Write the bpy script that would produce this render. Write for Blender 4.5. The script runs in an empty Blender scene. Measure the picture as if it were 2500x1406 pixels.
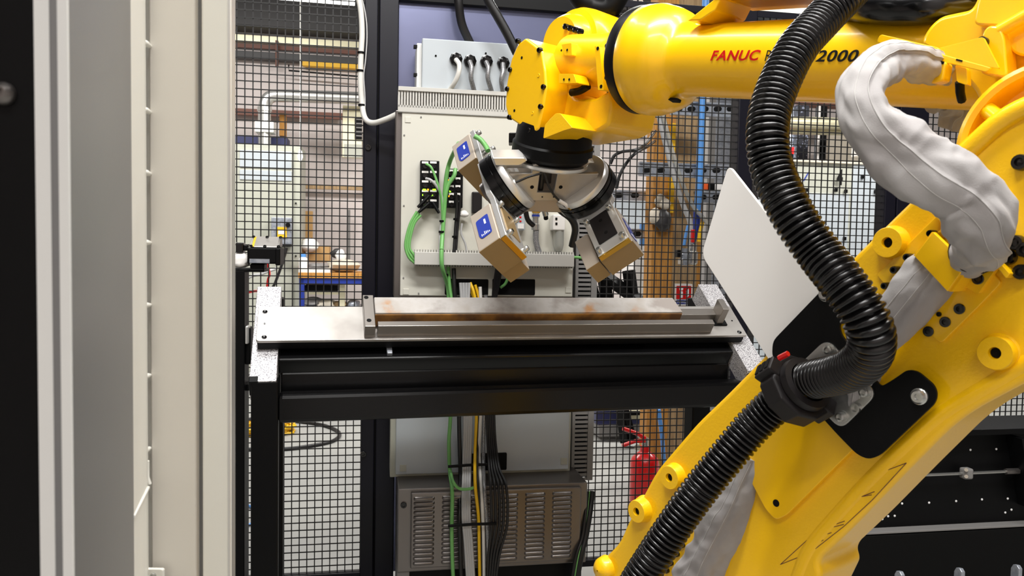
import bpy, bmesh, math, random
from mathutils import Vector as V, Matrix, noise
random.seed(7)
R = math.radians
SC = bpy.context.scene
COL = SC.collection

# ---------------------------------------------------------------- camera
FPX = 1870.0
PITCH, ROLL, CAMH = R(2.8), R(1.02), 1.5
CAM = V((0, 0, CAMH))
FW = V((0, math.cos(PITCH), -math.sin(PITCH)))
_r0 = V((1, 0, 0)); _u0 = V((0, math.sin(PITCH), math.cos(PITCH)))
UP = _u0 * math.cos(ROLL) - _r0 * math.sin(ROLL)
RT = _r0 * math.cos(ROLL) + _u0 * math.sin(ROLL)
cd = bpy.data.cameras.new('camera'); cam = bpy.data.objects.new('camera', cd); COL.objects.link(cam)
cam.matrix_world = Matrix(((RT.x, UP.x, -FW.x, CAM.x), (RT.y, UP.y, -FW.y, CAM.y), (RT.z, UP.z, -FW.z, CAM.z), (0, 0, 0, 1)))
cd.sensor_width = 36.0; cd.lens = FPX / 2500.0 * 36.0
cd.clip_start = 0.02; cd.clip_end = 100
cd.dof.use_dof = True; cd.dof.focus_distance = 2.3; cd.dof.aperture_fstop = 10.0
SC.camera = cam
# ---------------------------------------------------------------- world, lights, exposure
SC.view_settings.view_transform = 'Standard'; SC.view_settings.look = 'None'
SC.view_settings.gamma = 1.0; SC.view_settings.use_curve_mapping = False
SC.view_settings.exposure = 0.0
wd = bpy.data.worlds.new('world'); SC.world = wd; wd.use_nodes = True
wd.node_tree.nodes['Background'].inputs[0].default_value = (0.80, 0.90, 1.0, 1)
wd.node_tree.nodes['Background'].inputs[1].default_value = 0.05
def area(name, loc, target, sx, sy, energy, color=(1, 1, 1)):
    ld = bpy.data.lights.new(name, 'AREA'); ld.shape = 'RECTANGLE'; ld.size = sx; ld.size_y = sy
    ld.energy = energy; ld.color = color
    o = bpy.data.objects.new(name, ld); COL.objects.link(o); o.location = loc
    d = V(target) - V(loc)
    o.rotation_euler = d.to_track_quat('-Z', 'Y').to_euler()
    return o
WARM = (1.0, 0.985, 0.96)
area('overhead_light', (0.45, 0.75, 4.6), (0.45, 1.3, 0), 2.4, 0.22, 200, WARM)
area('overhead_light', (-0.3, -1.5, 4.6), (-0.1, -0.2, 0), 2.6, 0.25, 95, WARM)  # added light behind the camera, brightens faces turned towards it
area('overhead_light', (2.7, 1.8, 4.6), (2.2, 1.8, 0), 0.25, 2.4, 60, WARM)
area('overhead_light', (-1.0, 2.5, 4.6), (-1.0, 2.5, 0), 0.25, 2.2, 38, WARM)
for hx in (-3.4, 0.6, 4.6):
    area('overhead_light', (hx, 6.8, 4.7), (hx, 7.4, 0), 2.6, 0.3, 230, (1.0, 0.98, 0.95))

# ---------------------------------------------------------------- helpers
def ray(x, y):
    return FW + RT * ((x - 1250) / FPX) - UP * ((y - 703) / FPX)
def atY(x, y, Y):
    d = ray(x, y); return CAM + d * (Y / d.y)
class Fr:
    def __init__(s, o, ex, ey):
        s.o = V(o); s.ex = V(ex).normalized(); s.ey = V(ey).normalized(); s.ez = s.ex.cross(s.ey)
    def P(s, u, v, w=0): return s.o + s.ex * u + s.ey * v + s.ez * w
    def W(s, x, y, w=0):
        d = ray(x, y); p = s.o + s.ez * w
        return CAM + d * ((p - CAM).dot(s.ez) / d.dot(s.ez))
    def uv(s, x, y, w=0):
        q = s.W(x, y, w) - s.o; return (q.dot(s.ex), q.dot(s.ey))
    def sh(s, w): return Fr(s.o + s.ez * w, s.ex, s.ey)
WF = Fr((0, 0, 0), (1, 0, 0), (0, 1, 0))          # plain world frame (w = height)
def spl(pts, n=8):
    pts = [p if isinstance(p, (tuple, list)) else tuple(p) for p in pts]
    k = len(pts[0]); out = []
    q = [tuple(2 * a - b for a, b in zip(pts[0], pts[1]))] + list(pts) + [tuple(2 * a - b for a, b in zip(pts[-1], pts[-2]))]
    for i in range(1, len(q) - 2):
        for j in range(n):
            t = j / n; o = []
            for c in range(k):
                a, b, d, e = q[i - 1][c], q[i][c], q[i + 1][c], q[i + 2][c]
                o.append(0.5 * (2 * b + (d - a) * t + (2 * a - 5 * b + 4 * d - e) * t * t + (3 * b - a - 3 * d + e) * t ** 3))
            out.append(tuple(o))
    out.append(tuple(pts[-1])); return out
def resample(path, step):
    path = [V(p[:3]) for p in path]; out = [path[0]]; acc = 0.0; nxt = step
    for a, b in zip(path, path[1:]):
        L = (b - a).length
        while L > 0 and acc + L >= nxt:
            out.append(a.lerp(b, (nxt - acc) / L)); nxt += step
        acc += L
    return out
def rnd(pts, rad, n=5):
    """round the corners of a 2-D polygon"""
    out = []; m = len(pts)
    for i in range(m):
        p0, p1, p2 = V(pts[i - 1][:2]), V(pts[i][:2]), V(pts[(i + 1) % m][:2])
        r = rad[i] if isinstance(rad, (list, tuple)) else rad
        a = p0 - p1; b = p2 - p1; k = min(r, a.length * .48, b.length * .48)
        if k <= 0: out.append(tuple(p1)); continue
        s = p1 + a.normalized() * k; e = p1 + b.normalized() * k
        for j in range(n + 1):
            t = j / n; out.append(tuple(s * (1 - t) ** 2 + p1 * 2 * t * (1 - t) + e * t * t))
    return out
def circ(cu, cv, r, n=20, a0=0.0):
    return [(cu + r * math.cos(a0 + 2 * math.pi * i / n), cv + r * math.sin(a0 + 2 * math.pi * i / n)) for i in range(n)]
class MB:
    def __init__(s): s.v = []; s.f = []
    def add(s, vs, fs):
        b = len(s.v); s.v += [V(p) for p in vs]; s.f += [tuple(i + b for i in f) for f in fs]; return s
    def box(s, F, u0, u1, v0, v1, w0, w1):
        vs = [F.P(u, v, w) for w in (w0, w1) for v in (v0, v1) for u in (u0, u1)]
        return s.add(vs, [(0, 2, 3, 1), (4, 5, 7, 6), (0, 1, 5, 4), (2, 6, 7, 3), (0, 4, 6, 2), (1, 3, 7, 5)])
    def prism(s, F, pts, w0, w1):
        if w0 > w1: w0, w1 = w1, w0
        A = sum(a[0] * b[1] - b[0] * a[1] for a, b in zip(pts, pts[1:] + pts[:1]))
        if A < 0: pts = pts[::-1]
        n = len(pts); vs = [F.P(p[0], p[1], w0) for p in pts] + [F.P(p[0], p[1], w1) for p in pts]
        fs = [tuple(range(n))[::-1], tuple(range(n, 2 * n))] + [(i, (i + 1) % n, n + (i + 1) % n, n + i) for i in range(n)]
        return s.add(vs, fs)
    def ring(s, F, outer, inner, w0, w1):
        """a plate with one hole; the two loops have the same number of points"""
        n = len(outer); vs = []
        for lp, w in ((outer, w1), (inner, w1), (inner, w0), (outer, w0)): vs += [F.P(p[0], p[1], w) for p in lp]
        fs = []
        for i in range(n):
            j = (i + 1) % n
            for k in range(4):
                a, b = k * n, ((k + 1) % 4) * n
                fs.append((a + i, a + j, b + j, b + i))
        return s.add(vs, fs)
    def tube(s, pts, r, n=8, cap=True, flat=None):
        pts = [V(p[:3]) for p in pts]; m = len(pts)
        rr = r if isinstance(r, (list, tuple)) else [r] * m
        t0 = (pts[1] - pts[0]).normalized(); up = V((0, 0, 1)) if abs(t0.z) < .9 else V((1, 0, 0))
        nx = (up - t0 * up.dot(t0)).normalized(); vs = []; fs = []
        for i in range(m):
            t = (pts[min(i + 1, m - 1)] - pts[max(i - 1, 0)]).normalized()
            nx = (nx - t * nx.dot(t)).normalized(); ny = t.cross(nx)
            for k in range(n):
                a = 2 * math.pi * k / n
                vs.append(pts[i] + (nx * math.cos(a) + ny * math.sin(a)) * rr[i])
        for i in range(m - 1):
            for k in range(n):
                a = i * n + k; b = i * n + (k + 1) % n; fs.append((a, b, b + n, a + n))
        if cap: fs += [tuple(range(n))[::-1], tuple(range((m - 1) * n, m * n))]
        return s.add(vs, fs)
    def cyl(s, a, b, r, n=16, r2=None): return s.tube([a, b], [r, r if r2 is None else r2], n)
    def lathe(s, o, ax, prof, n=40, ref=None, cap=True):
        ax = V(ax).normalized(); ref = V(ref) if ref else (V((0, 0, 1)) if abs(ax.z) < .9 else V((1, 0, 0)))
        nx = (ref - ax * ref.dot(ax)).normalized(); ny = ax.cross(nx); vs = []; fs = []; m = len(prof); o = V(o)
        for t, r in prof:
            for k in range(n):
                a = 2 * math.pi * k / n; vs.append(o + ax * t + (nx * math.cos(a) + ny * math.sin(a)) * r)
        for i in range(m - 1):
            for k in range(n):
                a = i * n + k; b = i * n + (k + 1) % n; fs.append((a, b, b + n, a + n))
        if cap: fs += [tuple(range(n))[::-1], tuple(range((m - 1) * n, m * n))]
        return s.add(vs, fs)
    def bolt(s, F, u, v, w, r, h, n=12):
        """socket head: a cylinder with a sunk hexagon"""
        o = F.P(u, v, w)
        return s.lathe(o, F.ez, [(0, r), (h * .85, r), (h, r * .9), (h, r * .55), (h * .45, r * .5), (h * .4, .0001)], n, ref=F.ey, cap=False)
    def build(s, name, mat, parent=None, smooth=None, bev=0.0, fix=True):
        par = parent; off = V((0, 0, 0))
        if par is not None:
            r = par
            while r is not None: off += r.location; r = r.parent
        else:
            lo = [min(p[i] for p in s.v) for i in range(3)]; hi = [max(p[i] for p in s.v) for i in range(3)]
            off = V(((lo[0] + hi[0]) / 2, (lo[1] + hi[1]) / 2, lo[2]))
        me = bpy.data.meshes.new(name)
        me.from_pydata([tuple(p - off) for p in s.v], [], s.f)
        if fix:
            bm = bmesh.new(); bm.from_mesh(me); bmesh.ops.recalc_face_normals(bm, faces=bm.faces); bm.to_mesh(me); bm.free()
        if smooth:
            for p in me.polygons: p.use_smooth = True
            me.set_sharp_from_angle(angle=R(smooth))
        me.materials.append(mat); me.update()
        o = bpy.data.objects.new(name, me); COL.objects.link(o)
        if par is not None: o.parent = par
        else: o.location = off
        if bev:
            b = o.modifiers.new('bevel', 'BEVEL'); b.width = bev; b.segments = 2; b.limit_method = 'ANGLE'; b.angle_limit = R(35); b.harden_normals = False
        return o
def tag(o, label, cat, group=None):
    o['label'] = label; o['category'] = cat
    if group: o['group'] = group
    return o
def thing(name, label, cat, loc, group=None):
    o = bpy.data.objects.new(name, None); o.empty_display_size = .05; COL.objects.link(o); o.location = loc
    return tag(o, label, cat, group)
def struct(o): o['kind'] = 'structure'; return o
def stuff(o): o['kind'] = 'stuff'; return o

# ---------------------------------------------------------------- materials
def lin(c):
    return tuple((x / 255 / 12.92) if x / 255 <= .04045 else ((x / 255 + .055) / 1.055) ** 2.4 for x in c)
def mat(name, col, rough=.5, metal=0.0, coat=0.0, col2=None, nscale=20.0, nth=(.4, .6), bump=0.0, bscale=60.0, emit=0.0, spec=None, stretch=None, detail=3.0, trans=0.0):
    m = bpy.data.materials.new(name); m.use_nodes = True; nt = m.node_tree; b = nt.nodes['Principled BSDF']
    c = lin(col) + (1,)
    b.inputs['Base Color'].default_value = c; b.inputs['Roughness'].default_value = rough; b.inputs['Metallic'].default_value = metal
    b.inputs['Coat Weight'].default_value = coat; b.inputs['Coat Roughness'].default_value = .12
    if spec is not None: b.inputs['Specular IOR Level'].default_value = spec
    if trans: b.inputs['Transmission Weight'].default_value = trans
    if emit:
        b.inputs['Emission Color'].default_value = c; b.inputs['Emission Strength'].default_value = emit
    tc = nt.nodes.new('ShaderNodeTexCoord'); src = tc.outputs['Object']
    if stretch:
        mp = nt.nodes.new('ShaderNodeMapping'); mp.inputs['Scale'].default_value = stretch
        nt.links.new(src, mp.inputs[0]); src = mp.outputs[0]
    if col2:
        n = nt.nodes.new('ShaderNodeTexNoise'); n.inputs['Scale'].default_value = nscale; n.inputs['Detail'].default_value = detail
        r = nt.nodes.new('ShaderNodeValToRGB'); r.color_ramp.elements[0].position = nth[0]; r.color_ramp.elements[1].position = nth[1]
        r.color_ramp.elements[0].color = c; r.color_ramp.elements[1].color = lin(col2) + (1,)
        nt.links.new(src, n.inputs[0]); nt.links.new(n.outputs[0], r.inputs[0]); nt.links.new(r.outputs[0], b.inputs['Base Color'])
    if bump:
        n = nt.nodes.new('ShaderNodeTexNoise'); n.inputs['Scale'].default_value = bscale; n.inputs['Detail'].default_value = 2
        k = nt.nodes.new('ShaderNodeBump'); k.inputs['Strength'].default_value = bump; k.inputs['Distance'].default_value = .002
        nt.links.new(src, n.inputs[0]); nt.links.new(n.outputs[0], k.inputs['Height']); nt.links.new(k.outputs[0], b.inputs['Normal'])
    return m
M = {}
M['yellow'] = mat('yellow_paint', (252, 196, 2), .32, coat=.35, bump=.05, bscale=120)
M['yellow_cast'] = mat('yellow_cast_paint', (252, 196, 2), .36, coat=.25, bump=.22, bscale=190)
M['black'] = mat('black_powder_coat', (7, 7, 8), .45, spec=.16, bump=.06, bscale=400)
M['black_beam'] = mat('black_beam_paint', (6, 6, 7), .25, spec=.32, bump=.05, bscale=500)
M['black_gloss'] = mat('black_gloss', (6, 6, 7), .22, coat=.15)
M['black_matt'] = mat('black_matt', (4, 4, 4), .7, spec=.2)
M['hose'] = mat('black_hose_plastic', (7, 6, 7), .24, spec=.5)
M['collar'] = mat('black_collar_plastic', (24, 21, 22), .45, spec=.3)
M['navy'] = mat('navy_black_post', (13, 13, 24), .36, spec=.3, bump=.04, bscale=300)
M['navy_sheet'] = mat('navy_sheet', (116, 120, 150), .24, metal=.6, bump=.03, bscale=30)
M['wire'] = mat('black_wire', (10, 10, 11), .5)
M['cream'] = mat('cream_panel_paint', (230, 228, 219), .42, bump=.03, bscale=500)
M['cream_warm'] = mat('warm_cream_paint', (229, 224, 215), .42)
M['grey_inner'] = mat('grey_sheet', (120, 120, 120), .35, metal=.2)
M['white_edge'] = mat('pale_edge_paint', (226, 226, 223), .45)
M['alu'] = mat('machined_aluminium', (226, 225, 222), .34, metal=.75, bump=.04, bscale=30, stretch=(1, 1, 18))
M['alu_flat'] = mat('milled_aluminium_plate', (188, 184, 179), .42, metal=.8, col2=(168, 163, 158), nscale=9, nth=(.42, .7))
M['steel'] = mat('ground_steel', (150, 144, 138), .36, metal=.8, bump=.03, bscale=40, stretch=(1, 20, 20))
M['zinc'] = mat('zinc_plate', (196, 196, 192), .26, metal=.9)
M['galv'] = mat('galvanised_channel', (168, 172, 180), .42, metal=.5, col2=(140, 146, 156), nscale=30)
M['panel'] = mat('control_panel_paint', (206, 204, 193), .42)
M['panel_blue'] = mat('pale_blue_grey_paint', (178, 185, 190), .4)
M['duct'] = mat('grey_cable_duct', (190, 188, 182), .5)
M['dark_duct'] = mat('dark_grey_duct', (128, 126, 124), .5)
M['stainless'] = mat('stainless_sheet', (124, 119, 116), .32, metal=.85, bump=.02, bscale=20, stretch=(1, 1, 8))
M['magnet'] = mat('champagne_anodised', (178, 166, 152), .45, metal=.3)
M['magnet_dark'] = mat('bronze_anodised', (150, 126, 88), .42, metal=.3)
M['label_blue'] = mat('blue_label', (30, 52, 150), .35)
M['white'] = mat('white_plastic', (236, 233, 229), .38)
M['white_print'] = mat('white_print', (240, 240, 240), .6)
M['sleeve'] = mat('grey_fabric', (168, 165, 164), .85, col2=(156, 152, 151), nscale=12, bump=.12, bscale=500)
M['seam'] = mat('pale_seam_thread', (186, 184, 181), .8)
M['red'] = mat('red_paint', (205, 14, 14), .3, coat=.3)
M['red_print'] = mat('red_lettering', (196, 8, 16), .4)
M['black_print'] = mat('black_lettering', (10, 10, 10), .4)
M['green'] = mat('green_cable', (112, 176, 98), .42)
M['grey_cable'] = mat('grey_cable', (176, 176, 176), .45)
M['braid'] = mat('braided_cable', (168, 168, 170), .35, metal=.5, col2=(120, 120, 122), nscale=400, nth=(.45, .55))
M['white_cable'] = mat('white_cable', (222, 220, 214), .45)
M['yellow_cable'] = mat('yellow_cable', (236, 188, 20), .42)
M['black_cable'] = mat('black_cable', (18, 17, 18), .42)
M['blue_pipe'] = mat('blue_pipe', (86, 146, 214), .4)
M['blue'] = mat('blue_paint', (24, 48, 138), .4)
M['navy_blue'] = mat('navy_plastic', (40, 44, 88), .45)
M['orange'] = mat('orange_plastic', (226, 92, 36), .45)
M['timber'] = mat('timber', (196, 140, 62), .7, col2=(158, 106, 46), nscale=6, nth=(.35, .7), stretch=(14, 14, 1.2), bump=.2, bscale=8)
M['ply'] = mat('plywood', (176, 148, 108), .7, col2=(150, 122, 86), nscale=5, stretch=(12, 12, 1), bump=.1)
M['cardboard'] = mat('cardboard', (186, 148, 96), .8)
M['cloth'] = mat('cream_cloth', (206, 196, 178), .9, bump=.2, bscale=60)
M['floor'] = mat('painted_floor', (158, 158, 153), .5, col2=(149, 149, 146), nscale=1.2, nth=(.35, .7))
M['wall'] = mat('wall_paint', (214, 204, 200), .7, col2=(206, 196, 192), nscale=.8)
M['roof'] = mat('roof_sheet', (88, 84, 84), .5)
M['roof_dark'] = mat('dark_roof_steel', (48, 46, 46), .5)
M['brown'] = mat('brown_steel', (110, 66, 50), .55)
M['pipe_silver'] = mat('lagged_silver_pipe', (214, 214, 210), .28, metal=.75)
M['pipe_cream'] = mat('cream_pipe', (226, 220, 186), .3, metal=.3)
M['cab_green'] = mat('grey_green_cabinet_paint', (178, 179, 166), .45)
M['yellow_label'] = mat('yellow_label', (238, 184, 24), .5)
M['perf'] = mat('perforated_steel', (40, 42, 52), .5, col2=(150, 158, 180), nscale=26, nth=(.60, .62))
M['window_glow'] = mat('daylight_window', (235, 244, 255), .5, emit=3.0)
M['lamp_red'] = mat('red_lamp', (255, 20, 20), .4, emit=2.5)
M['lamp_white'] = mat('white_lamp', (255, 252, 240), .4, emit=6.0)
M['led_green'] = mat('green_led', (150, 255, 40), .4, emit=2.5)
M['led_orange'] = mat('orange_led', (255, 150, 20), .4, emit=2.5)
M['brass'] = mat('brass', (190, 150, 60), .3, metal=.9)
M['bottle'] = mat('clear_plastic', (205, 206, 200), .15, trans=.55)
def glare_speckle():
    m = mat('speckled_glare_paint', (208, 205, 207), .38, metal=.45); nt = m.node_tree; b = nt.nodes['Principled BSDF']  # pale grain paints in the lamp glare seen on dark textured rails
    tc = nt.nodes.new('ShaderNodeTexCoord'); n = nt.nodes.new('ShaderNodeTexNoise'); n.inputs['Scale'].default_value = 330; n.inputs['Detail'].default_value = 1
    r = nt.nodes.new('ShaderNodeValToRGB'); r.color_ramp.elements[0].position = .38; r.color_ramp.elements[1].position = .52
    r.color_ramp.elements[0].color = lin((96, 92, 98)) + (1,); r.color_ramp.elements[1].color = lin((226, 224, 226)) + (1,)
    nt.links.new(tc.outputs['Object'], n.inputs[0]); nt.links.new(n.outputs[0], r.inputs[0]); nt.links.new(r.outputs[0], b.inputs['Base Color'])
    return m
M['glare_speckle'] = glare_speckle()
def rusty():
    m = mat('mill_scale_steel_with_rust', (170, 167, 163), .6, metal=.1); nt = m.node_tree; b = nt.nodes['Principled BSDF']
    tc = nt.nodes.new('ShaderNodeTexCoord'); n = nt.nodes.new('ShaderNodeTexNoise'); n.inputs['Scale'].default_value = 9; n.inputs['Detail'].default_value = 8
    r = nt.nodes.new('ShaderNodeValToRGB'); e = r.color_ramp.elements
    e[0].position = .36; e[0].color = lin((150, 142, 136)) + (1,); e[1].position = .50; e[1].color = lin((184, 180, 176)) + (1,)
    x = e.new(.62); x.color = lin((172, 165, 158)) + (1,); x = e.new(.74); x.color = lin((176, 122, 62)) + (1,)
    nt.links.new(tc.outputs['Object'], n.inputs[0]); nt.links.new(n.outputs[0], r.inputs[0]); nt.links.new(r.outputs[0], b.inputs['Base Color'])
    return m
M['rusty'] = rusty()
M['rust_edge'] = mat('rusted_edge', (120, 84, 50), .75, col2=(196, 138, 60), nscale=14, nth=(.40, .68), detail=8)

# ---------------------------------------------------------------- frames of the place
def horiz(yaw): return V((math.cos(R(yaw)), math.sin(R(yaw)), 0))
Z = V((0, 0, 1))
FN = Fr(atY(1250, 703, 3.35) * 1.0, horiz(10), Z); FN.o.z = 0          # guard fence
yT, tT = R(14.5), R(37.3)
FT = Fr(atY(624, 832, 2.30), (math.cos(yT), math.sin(yT), 0), (-math.sin(yT) * math.cos(tT), math.cos(yT) * math.cos(tT), math.sin(tT)))   # sloping table top
RO = Fr((1.0244, .8008, 0), (math.cos(R(52)), -math.sin(R(52)), 0), Z)   # vertical plane of the robot arm

# ================================================================ the hall: floor, walls, roof
o = MB().box(WF, -9, 11, -2.5, 13.0, -.1, 0).build('floor', M['floor']); struct(o)
BK = FN.sh(-7.6)
o = MB().box(BK, -7.5, 9.5, 0, 4.42, -.15, 0).build('wall_back', M['wall']); struct(o)
o = MB().box(WF, -9.2, -9, -2.5, 13, 0, 5.6).build('wall_left', M['wall']); struct(o)
o = MB().box(WF, 11, 11.2, -2.5, 13, 0, 5.6).build('wall_right', M['wall']); struct(o)
o = MB().box(WF, -9.2, 11.2, -2.7, -2.5, 0, 5.6).build('wall_front', M['wall']); struct(o)
# corrugated roof: a folded sheet, ribs run down the slope
def roof():
    mb = MB(); prof = []; u = -8.0; k = 0
    while u < 10.0:
        prof += [(u, 0.0), (u + .10, 0.0), (u + .15, .06), (u + .25, .06)]; u += .30
    a, b = [], []
    for p in prof:
        a.append(BK.P(p[0], 4.72 + p[1], -.2)); b.append(BK.P(p[0], 6.2 + p[1], 13.5))
    n = len(a); mb.add(a + b, [(i, i + 1, n + i + 1, n + i) for i in range(n - 1)])
    return mb.build('ceiling', M['roof'], fix=False)
struct(roof())
struct(MB().box(BK, -7.5, 9.5, 4.36, 4.80, -.05, .35).build('trim_1', M['roof_dark'], bev=.01))
struct(MB().box(BK, -7.5, 9.5, 4.22, 4.30, 0, .10).build('trim_2', M['pipe_cream']))
struct(MB().box(BK, -7.5, 9.5, 4.14, 4.19, 0, .07).build('trim_3', M['brown']))
def bgbox(name, label, cat, x0, y0, x1, y1, w, dep, m, bev=.004, parent=None, group=None):
    F = FN; xm, ym = (x0 + x1) / 2, (y0 + y1) / 2
    u0, u1 = F.uv(x0, ym, w)[0], F.uv(x1, ym, w)[0]; v1, v0 = F.uv(xm, y0, w)[1], F.uv(xm, y1, w)[1]
    o = MB().box(F, u0, u1, max(v0, .002), v1, w - dep, w).build(name, m, parent, bev=bev)
    if parent is None and label: tag(o, label, cat, group)
    return o
def bgroot(name, label, cat, x, y, w, group=None):
    p = FN.W(x, y, w); return thing(name, label, cat, (p.x, p.y, max(p.z, 0)), group)
def wpath(pts, w): return [FN.W(x, y, w if len(r) == 0 else r[0]) for x, y, *r in pts]
t = bgroot('batten_lamp', 'bright batten lamp under the roof at the top of the post', 'lamp', 820, 10, -5.0)
MB().tube(wpath([(640, -16), (866, 2)], -5.0), .05, 10).build('tube', M['lamp_white'], t, smooth=60)
MB().box(Fr(FN.W(640, -30, -5.0), FN.ex, Z), -.02, 1.05, 0, .06, -.05, .05).build('housing', M['white'], t)
for x in (660, 850): MB().cyl(FN.W(x, -28, -5.0), FN.W(x, -95, -5.0), .008, 6).build('hanger', M['galv'], t)
# wall fittings seen through the left mesh panel
WB = -7.45
t = bgroot('roof_beam', 'dark steel beam hung across the back wall high on the left', 'beam', 720, 150, WB)
bgbox('beam', 0, 0, 480, 132, 1000, 150, WB, .12, M['roof_dark'], parent=t)
for x in (672, 900): bgbox('hanger', 0, 0, x, 98, x + 7, 162, WB + .02, .06, M['brown'], parent=t)
bgbox('crane_rail', 'yellow rail fixed below the dark roof beam', 'rail', 738, 155, 960, 166, WB, .10, M['yellow_label'])
o = MB().tube(wpath([(705, 158), (705, 172), (880, 187)], WB + .1), .012, 6).build('cable_tray_arm', M['black'], smooth=50); tag(o, 'thin black bent arm under the yellow rail', 'bracket')
t = bgroot('silver_duct', 'silver lagged duct bending down into the grey cabinet', 'duct', 646, 352, -6.6)
o = MB().tube(spl(wpath([(1000, 244), (880, 240), (760, 236), (690, 234), (662, 236), (649, 250), (646, 275), (646, 355)], -6.6), 8), .078, 16).build('duct', M['pipe_silver'], t, smooth=50)
bgbox('flange_box', 0, 0, 622, 297, 668, 322, -6.5, .22, M['white_edge'], parent=t)
MB().cyl(FN.W(646, 262, -6.6), FN.W(646, 272, -6.6), .088, 16).build('joint_ring', M['pipe_silver'], t, smooth=50)
bgbox('wall_rail', 'brown painted rail along the back wall', 'rail', 500, 268, 836, 284, WB, .05, M['brown'])
bgbox('orange_post', 'short orange brown timber post above the blue crate', 'post', 682, 276, 698, 332, -6.9, .10, M['timber'])
bgbox('blue_crate', 'dark blue crate on top of the grey green cabinet', 'crate', 520, 330, 700, 352, -6.75, .35, M['navy_blue'])
t = bgroot('electrical_cabinet', 'tall grey green electrical cabinet behind the left mesh', 'cabinet', 650, 900, -6.2)
bgbox('body', 0, 0, 500, 351, 734, 985, -6.2, .6, M['cab_green'], parent=t)
d = bgbox('door', 0, 0, 508, 362, 716, 975, -6.17, .03, M['cab_green'], parent=t)
bgbox('vent_panel', 0, 0, 585, 368, 712, 410, -6.155, .015, M['panel_blue'], parent=t)
bgbox('vent_panel', 0, 0, 585, 416, 712, 440, -6.155, .015, M['panel_blue'], parent=t)
for x, y in ((722, 496), (722, 625), (700, 660), (712, 660), (700, 682), (712, 682)):
    bgbox('screw', 0, 0, x - 2, y - 2, x + 2, y + 2, -6.18, .02, M['black'], parent=t)
t = bgroot('switch_box', 'grey switch box with yellow warning label on the tall cabinet', 'switch box', 686, 600, -6.0)
bgbox('body', 0, 0, 662, 531, 712, 596, -6.0, .16, M['galv'], parent=t)
lb = bgbox('warning_label', 0, 0, 675, 554, 700, 580, -5.985, .012, M['yellow_label'], parent=t)
bgbox('print', 0, 0, 679, 563, 696, 572, -5.98, .01, M['white_print'], parent=t)
MB().cyl(FN.W(703, 549, -6.0), FN.W(703, 549, -5.94), .028, 14).build('knob', M['black'], t, smooth=50)
bgbox('base', 0, 0, 664, 596, 710, 602, -5.98, .16, M['black'], parent=t)
for pts, r, m, nm, lb, w in (([(700, 605), (690, 640), (672, 690), (655, 730), (648, 850), (646, 928)], .016, 'black_cable', 'grey_cable', 'dark cable sloping away below the switch box', -5.5),
                          ([(650, 600), (652, 640), (658, 670), (652, 700), (646, 850), (646, 1020)], .010, 'red', 'red_cable', 'thin red cable hanging below the motor unit', -3.5),
                          ([(600, 715), (632, 712), (646, 740), (648, 900), (648, 1020)], .010, 'red', 'red_cable', 'short red cable behind the speckled rail', -3.5),
                          ([(586, 940), (588, 800), (598, 690), (640, 668), (676, 655)], .016, 'grey_cable', 'pale_cable', 'pale cable behind the motor stand', -5.0)):
    tag(MB().tube(spl(wpath(pts, w), 6), r, 6).build(nm, M[m], smooth=60), lb, 'cable')
# hanging lamp
t = bgroot('hanging_lamp', 'small bright white lamp hanging by the cabinet edge', 'lamp', 733, 390, -6.0)
MB().lathe(FN.W(733, 366, -6.0), -Z, [(0, .01), (.02, .02), (.08, .03), (.12, .015), (.135, .002)], 12).build('bulb', M['lamp_white'], t, smooth=60)
MB().cyl(FN.W(733, 366, -6.0), FN.W(733, -120, -6.0), .005, 6).build('cord', M['white_cable'], t)
t = bgroot('pale_locker', 'pale yellow green frame with a dark vent beside the fence post', 'locker', 850, 380, -6.9)
bgbox('frame', 0, 0, 836, 258, 884, 384, -6.9, .15, M['pipe_cream'], parent=t)
bgbox('vent', 0, 0, 866, 286, 884, 340, -6.88, .03, M['black'], parent=t)
for k in range(5): bgbox('slat', 0, 0, 868, 290 + k * 10, 884, 293 + k * 10, -6.86, .02, M['dark_duct'], parent=t, bev=0)
bgbox('lower_panel', 0, 0, 840, 352, 884, 384, -6.88, .03, M['cab_green'], parent=t)
bgbox('wall_trunking', 'horizontal timber coloured trunking on the back wall', 'trunking', 735, 455, 990, 464, WB + .02, .05, M['ply'])
tag(MB().tube(wpath([(852, 512), (852, 665)], WB + .03), .018, 6).build('wall_conduit', M['dark_duct'], smooth=50), 'grey vertical conduit on the wall above the bench', 'conduit')
# workbench and what lies on it
wb = -5.9
t = bgroot('workbench', 'blue steel workbench with a timber top behind the mesh', 'workbench', 810, 900, wb)
bgbox('worktop', 0, 0, 728, 667, 1010, 680, wb, .9, M['timber'], parent=t)
bgbox('apron', 0, 0, 730, 680, 1005, 694, wb - .02, .05, M['blue'], parent=t)
for x in (730, 990): bgbox('leg', 0, 0, x, 680, x + 12, 978, wb - .02, .08, M['blue'], parent=t)
bgbox('lower_shelf', 0, 0, 742, 752, 992, 760, wb - .05, .7, M['galv'], parent=t)
def lump(name, label, cat, x, y, w, rx, ry, rz, m, seed, group=None, dz=0):
    rs = random.Random(seed); mb = MB(); c = FN.W(x, y, w); n, k = 12, 7; vs = []; fs = []
    for i in range(k + 1):
        th = math.pi * i / k
        for j in range(n):
            a = 2 * math.pi * j / n; q = 1 + rs.uniform(-.28, .28)
            vs.append(c + FN.ex * (rx * q * math.sin(th) * math.cos(a)) + FN.ez * (ry * q * math.sin(th) * math.sin(a)) + Z * (rz * math.cos(th) * (1 if i < k * .7 else .8)))
    for i in range(k):
        for j in range(n): fs.append((i * n + j, i * n + (j + 1) % n, (i + 1) * n + (j + 1) % n, (i + 1) * n + j))
    mb.add(vs, fs); return tag(mb.build(name, m, smooth=80), label, cat, group)
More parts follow.
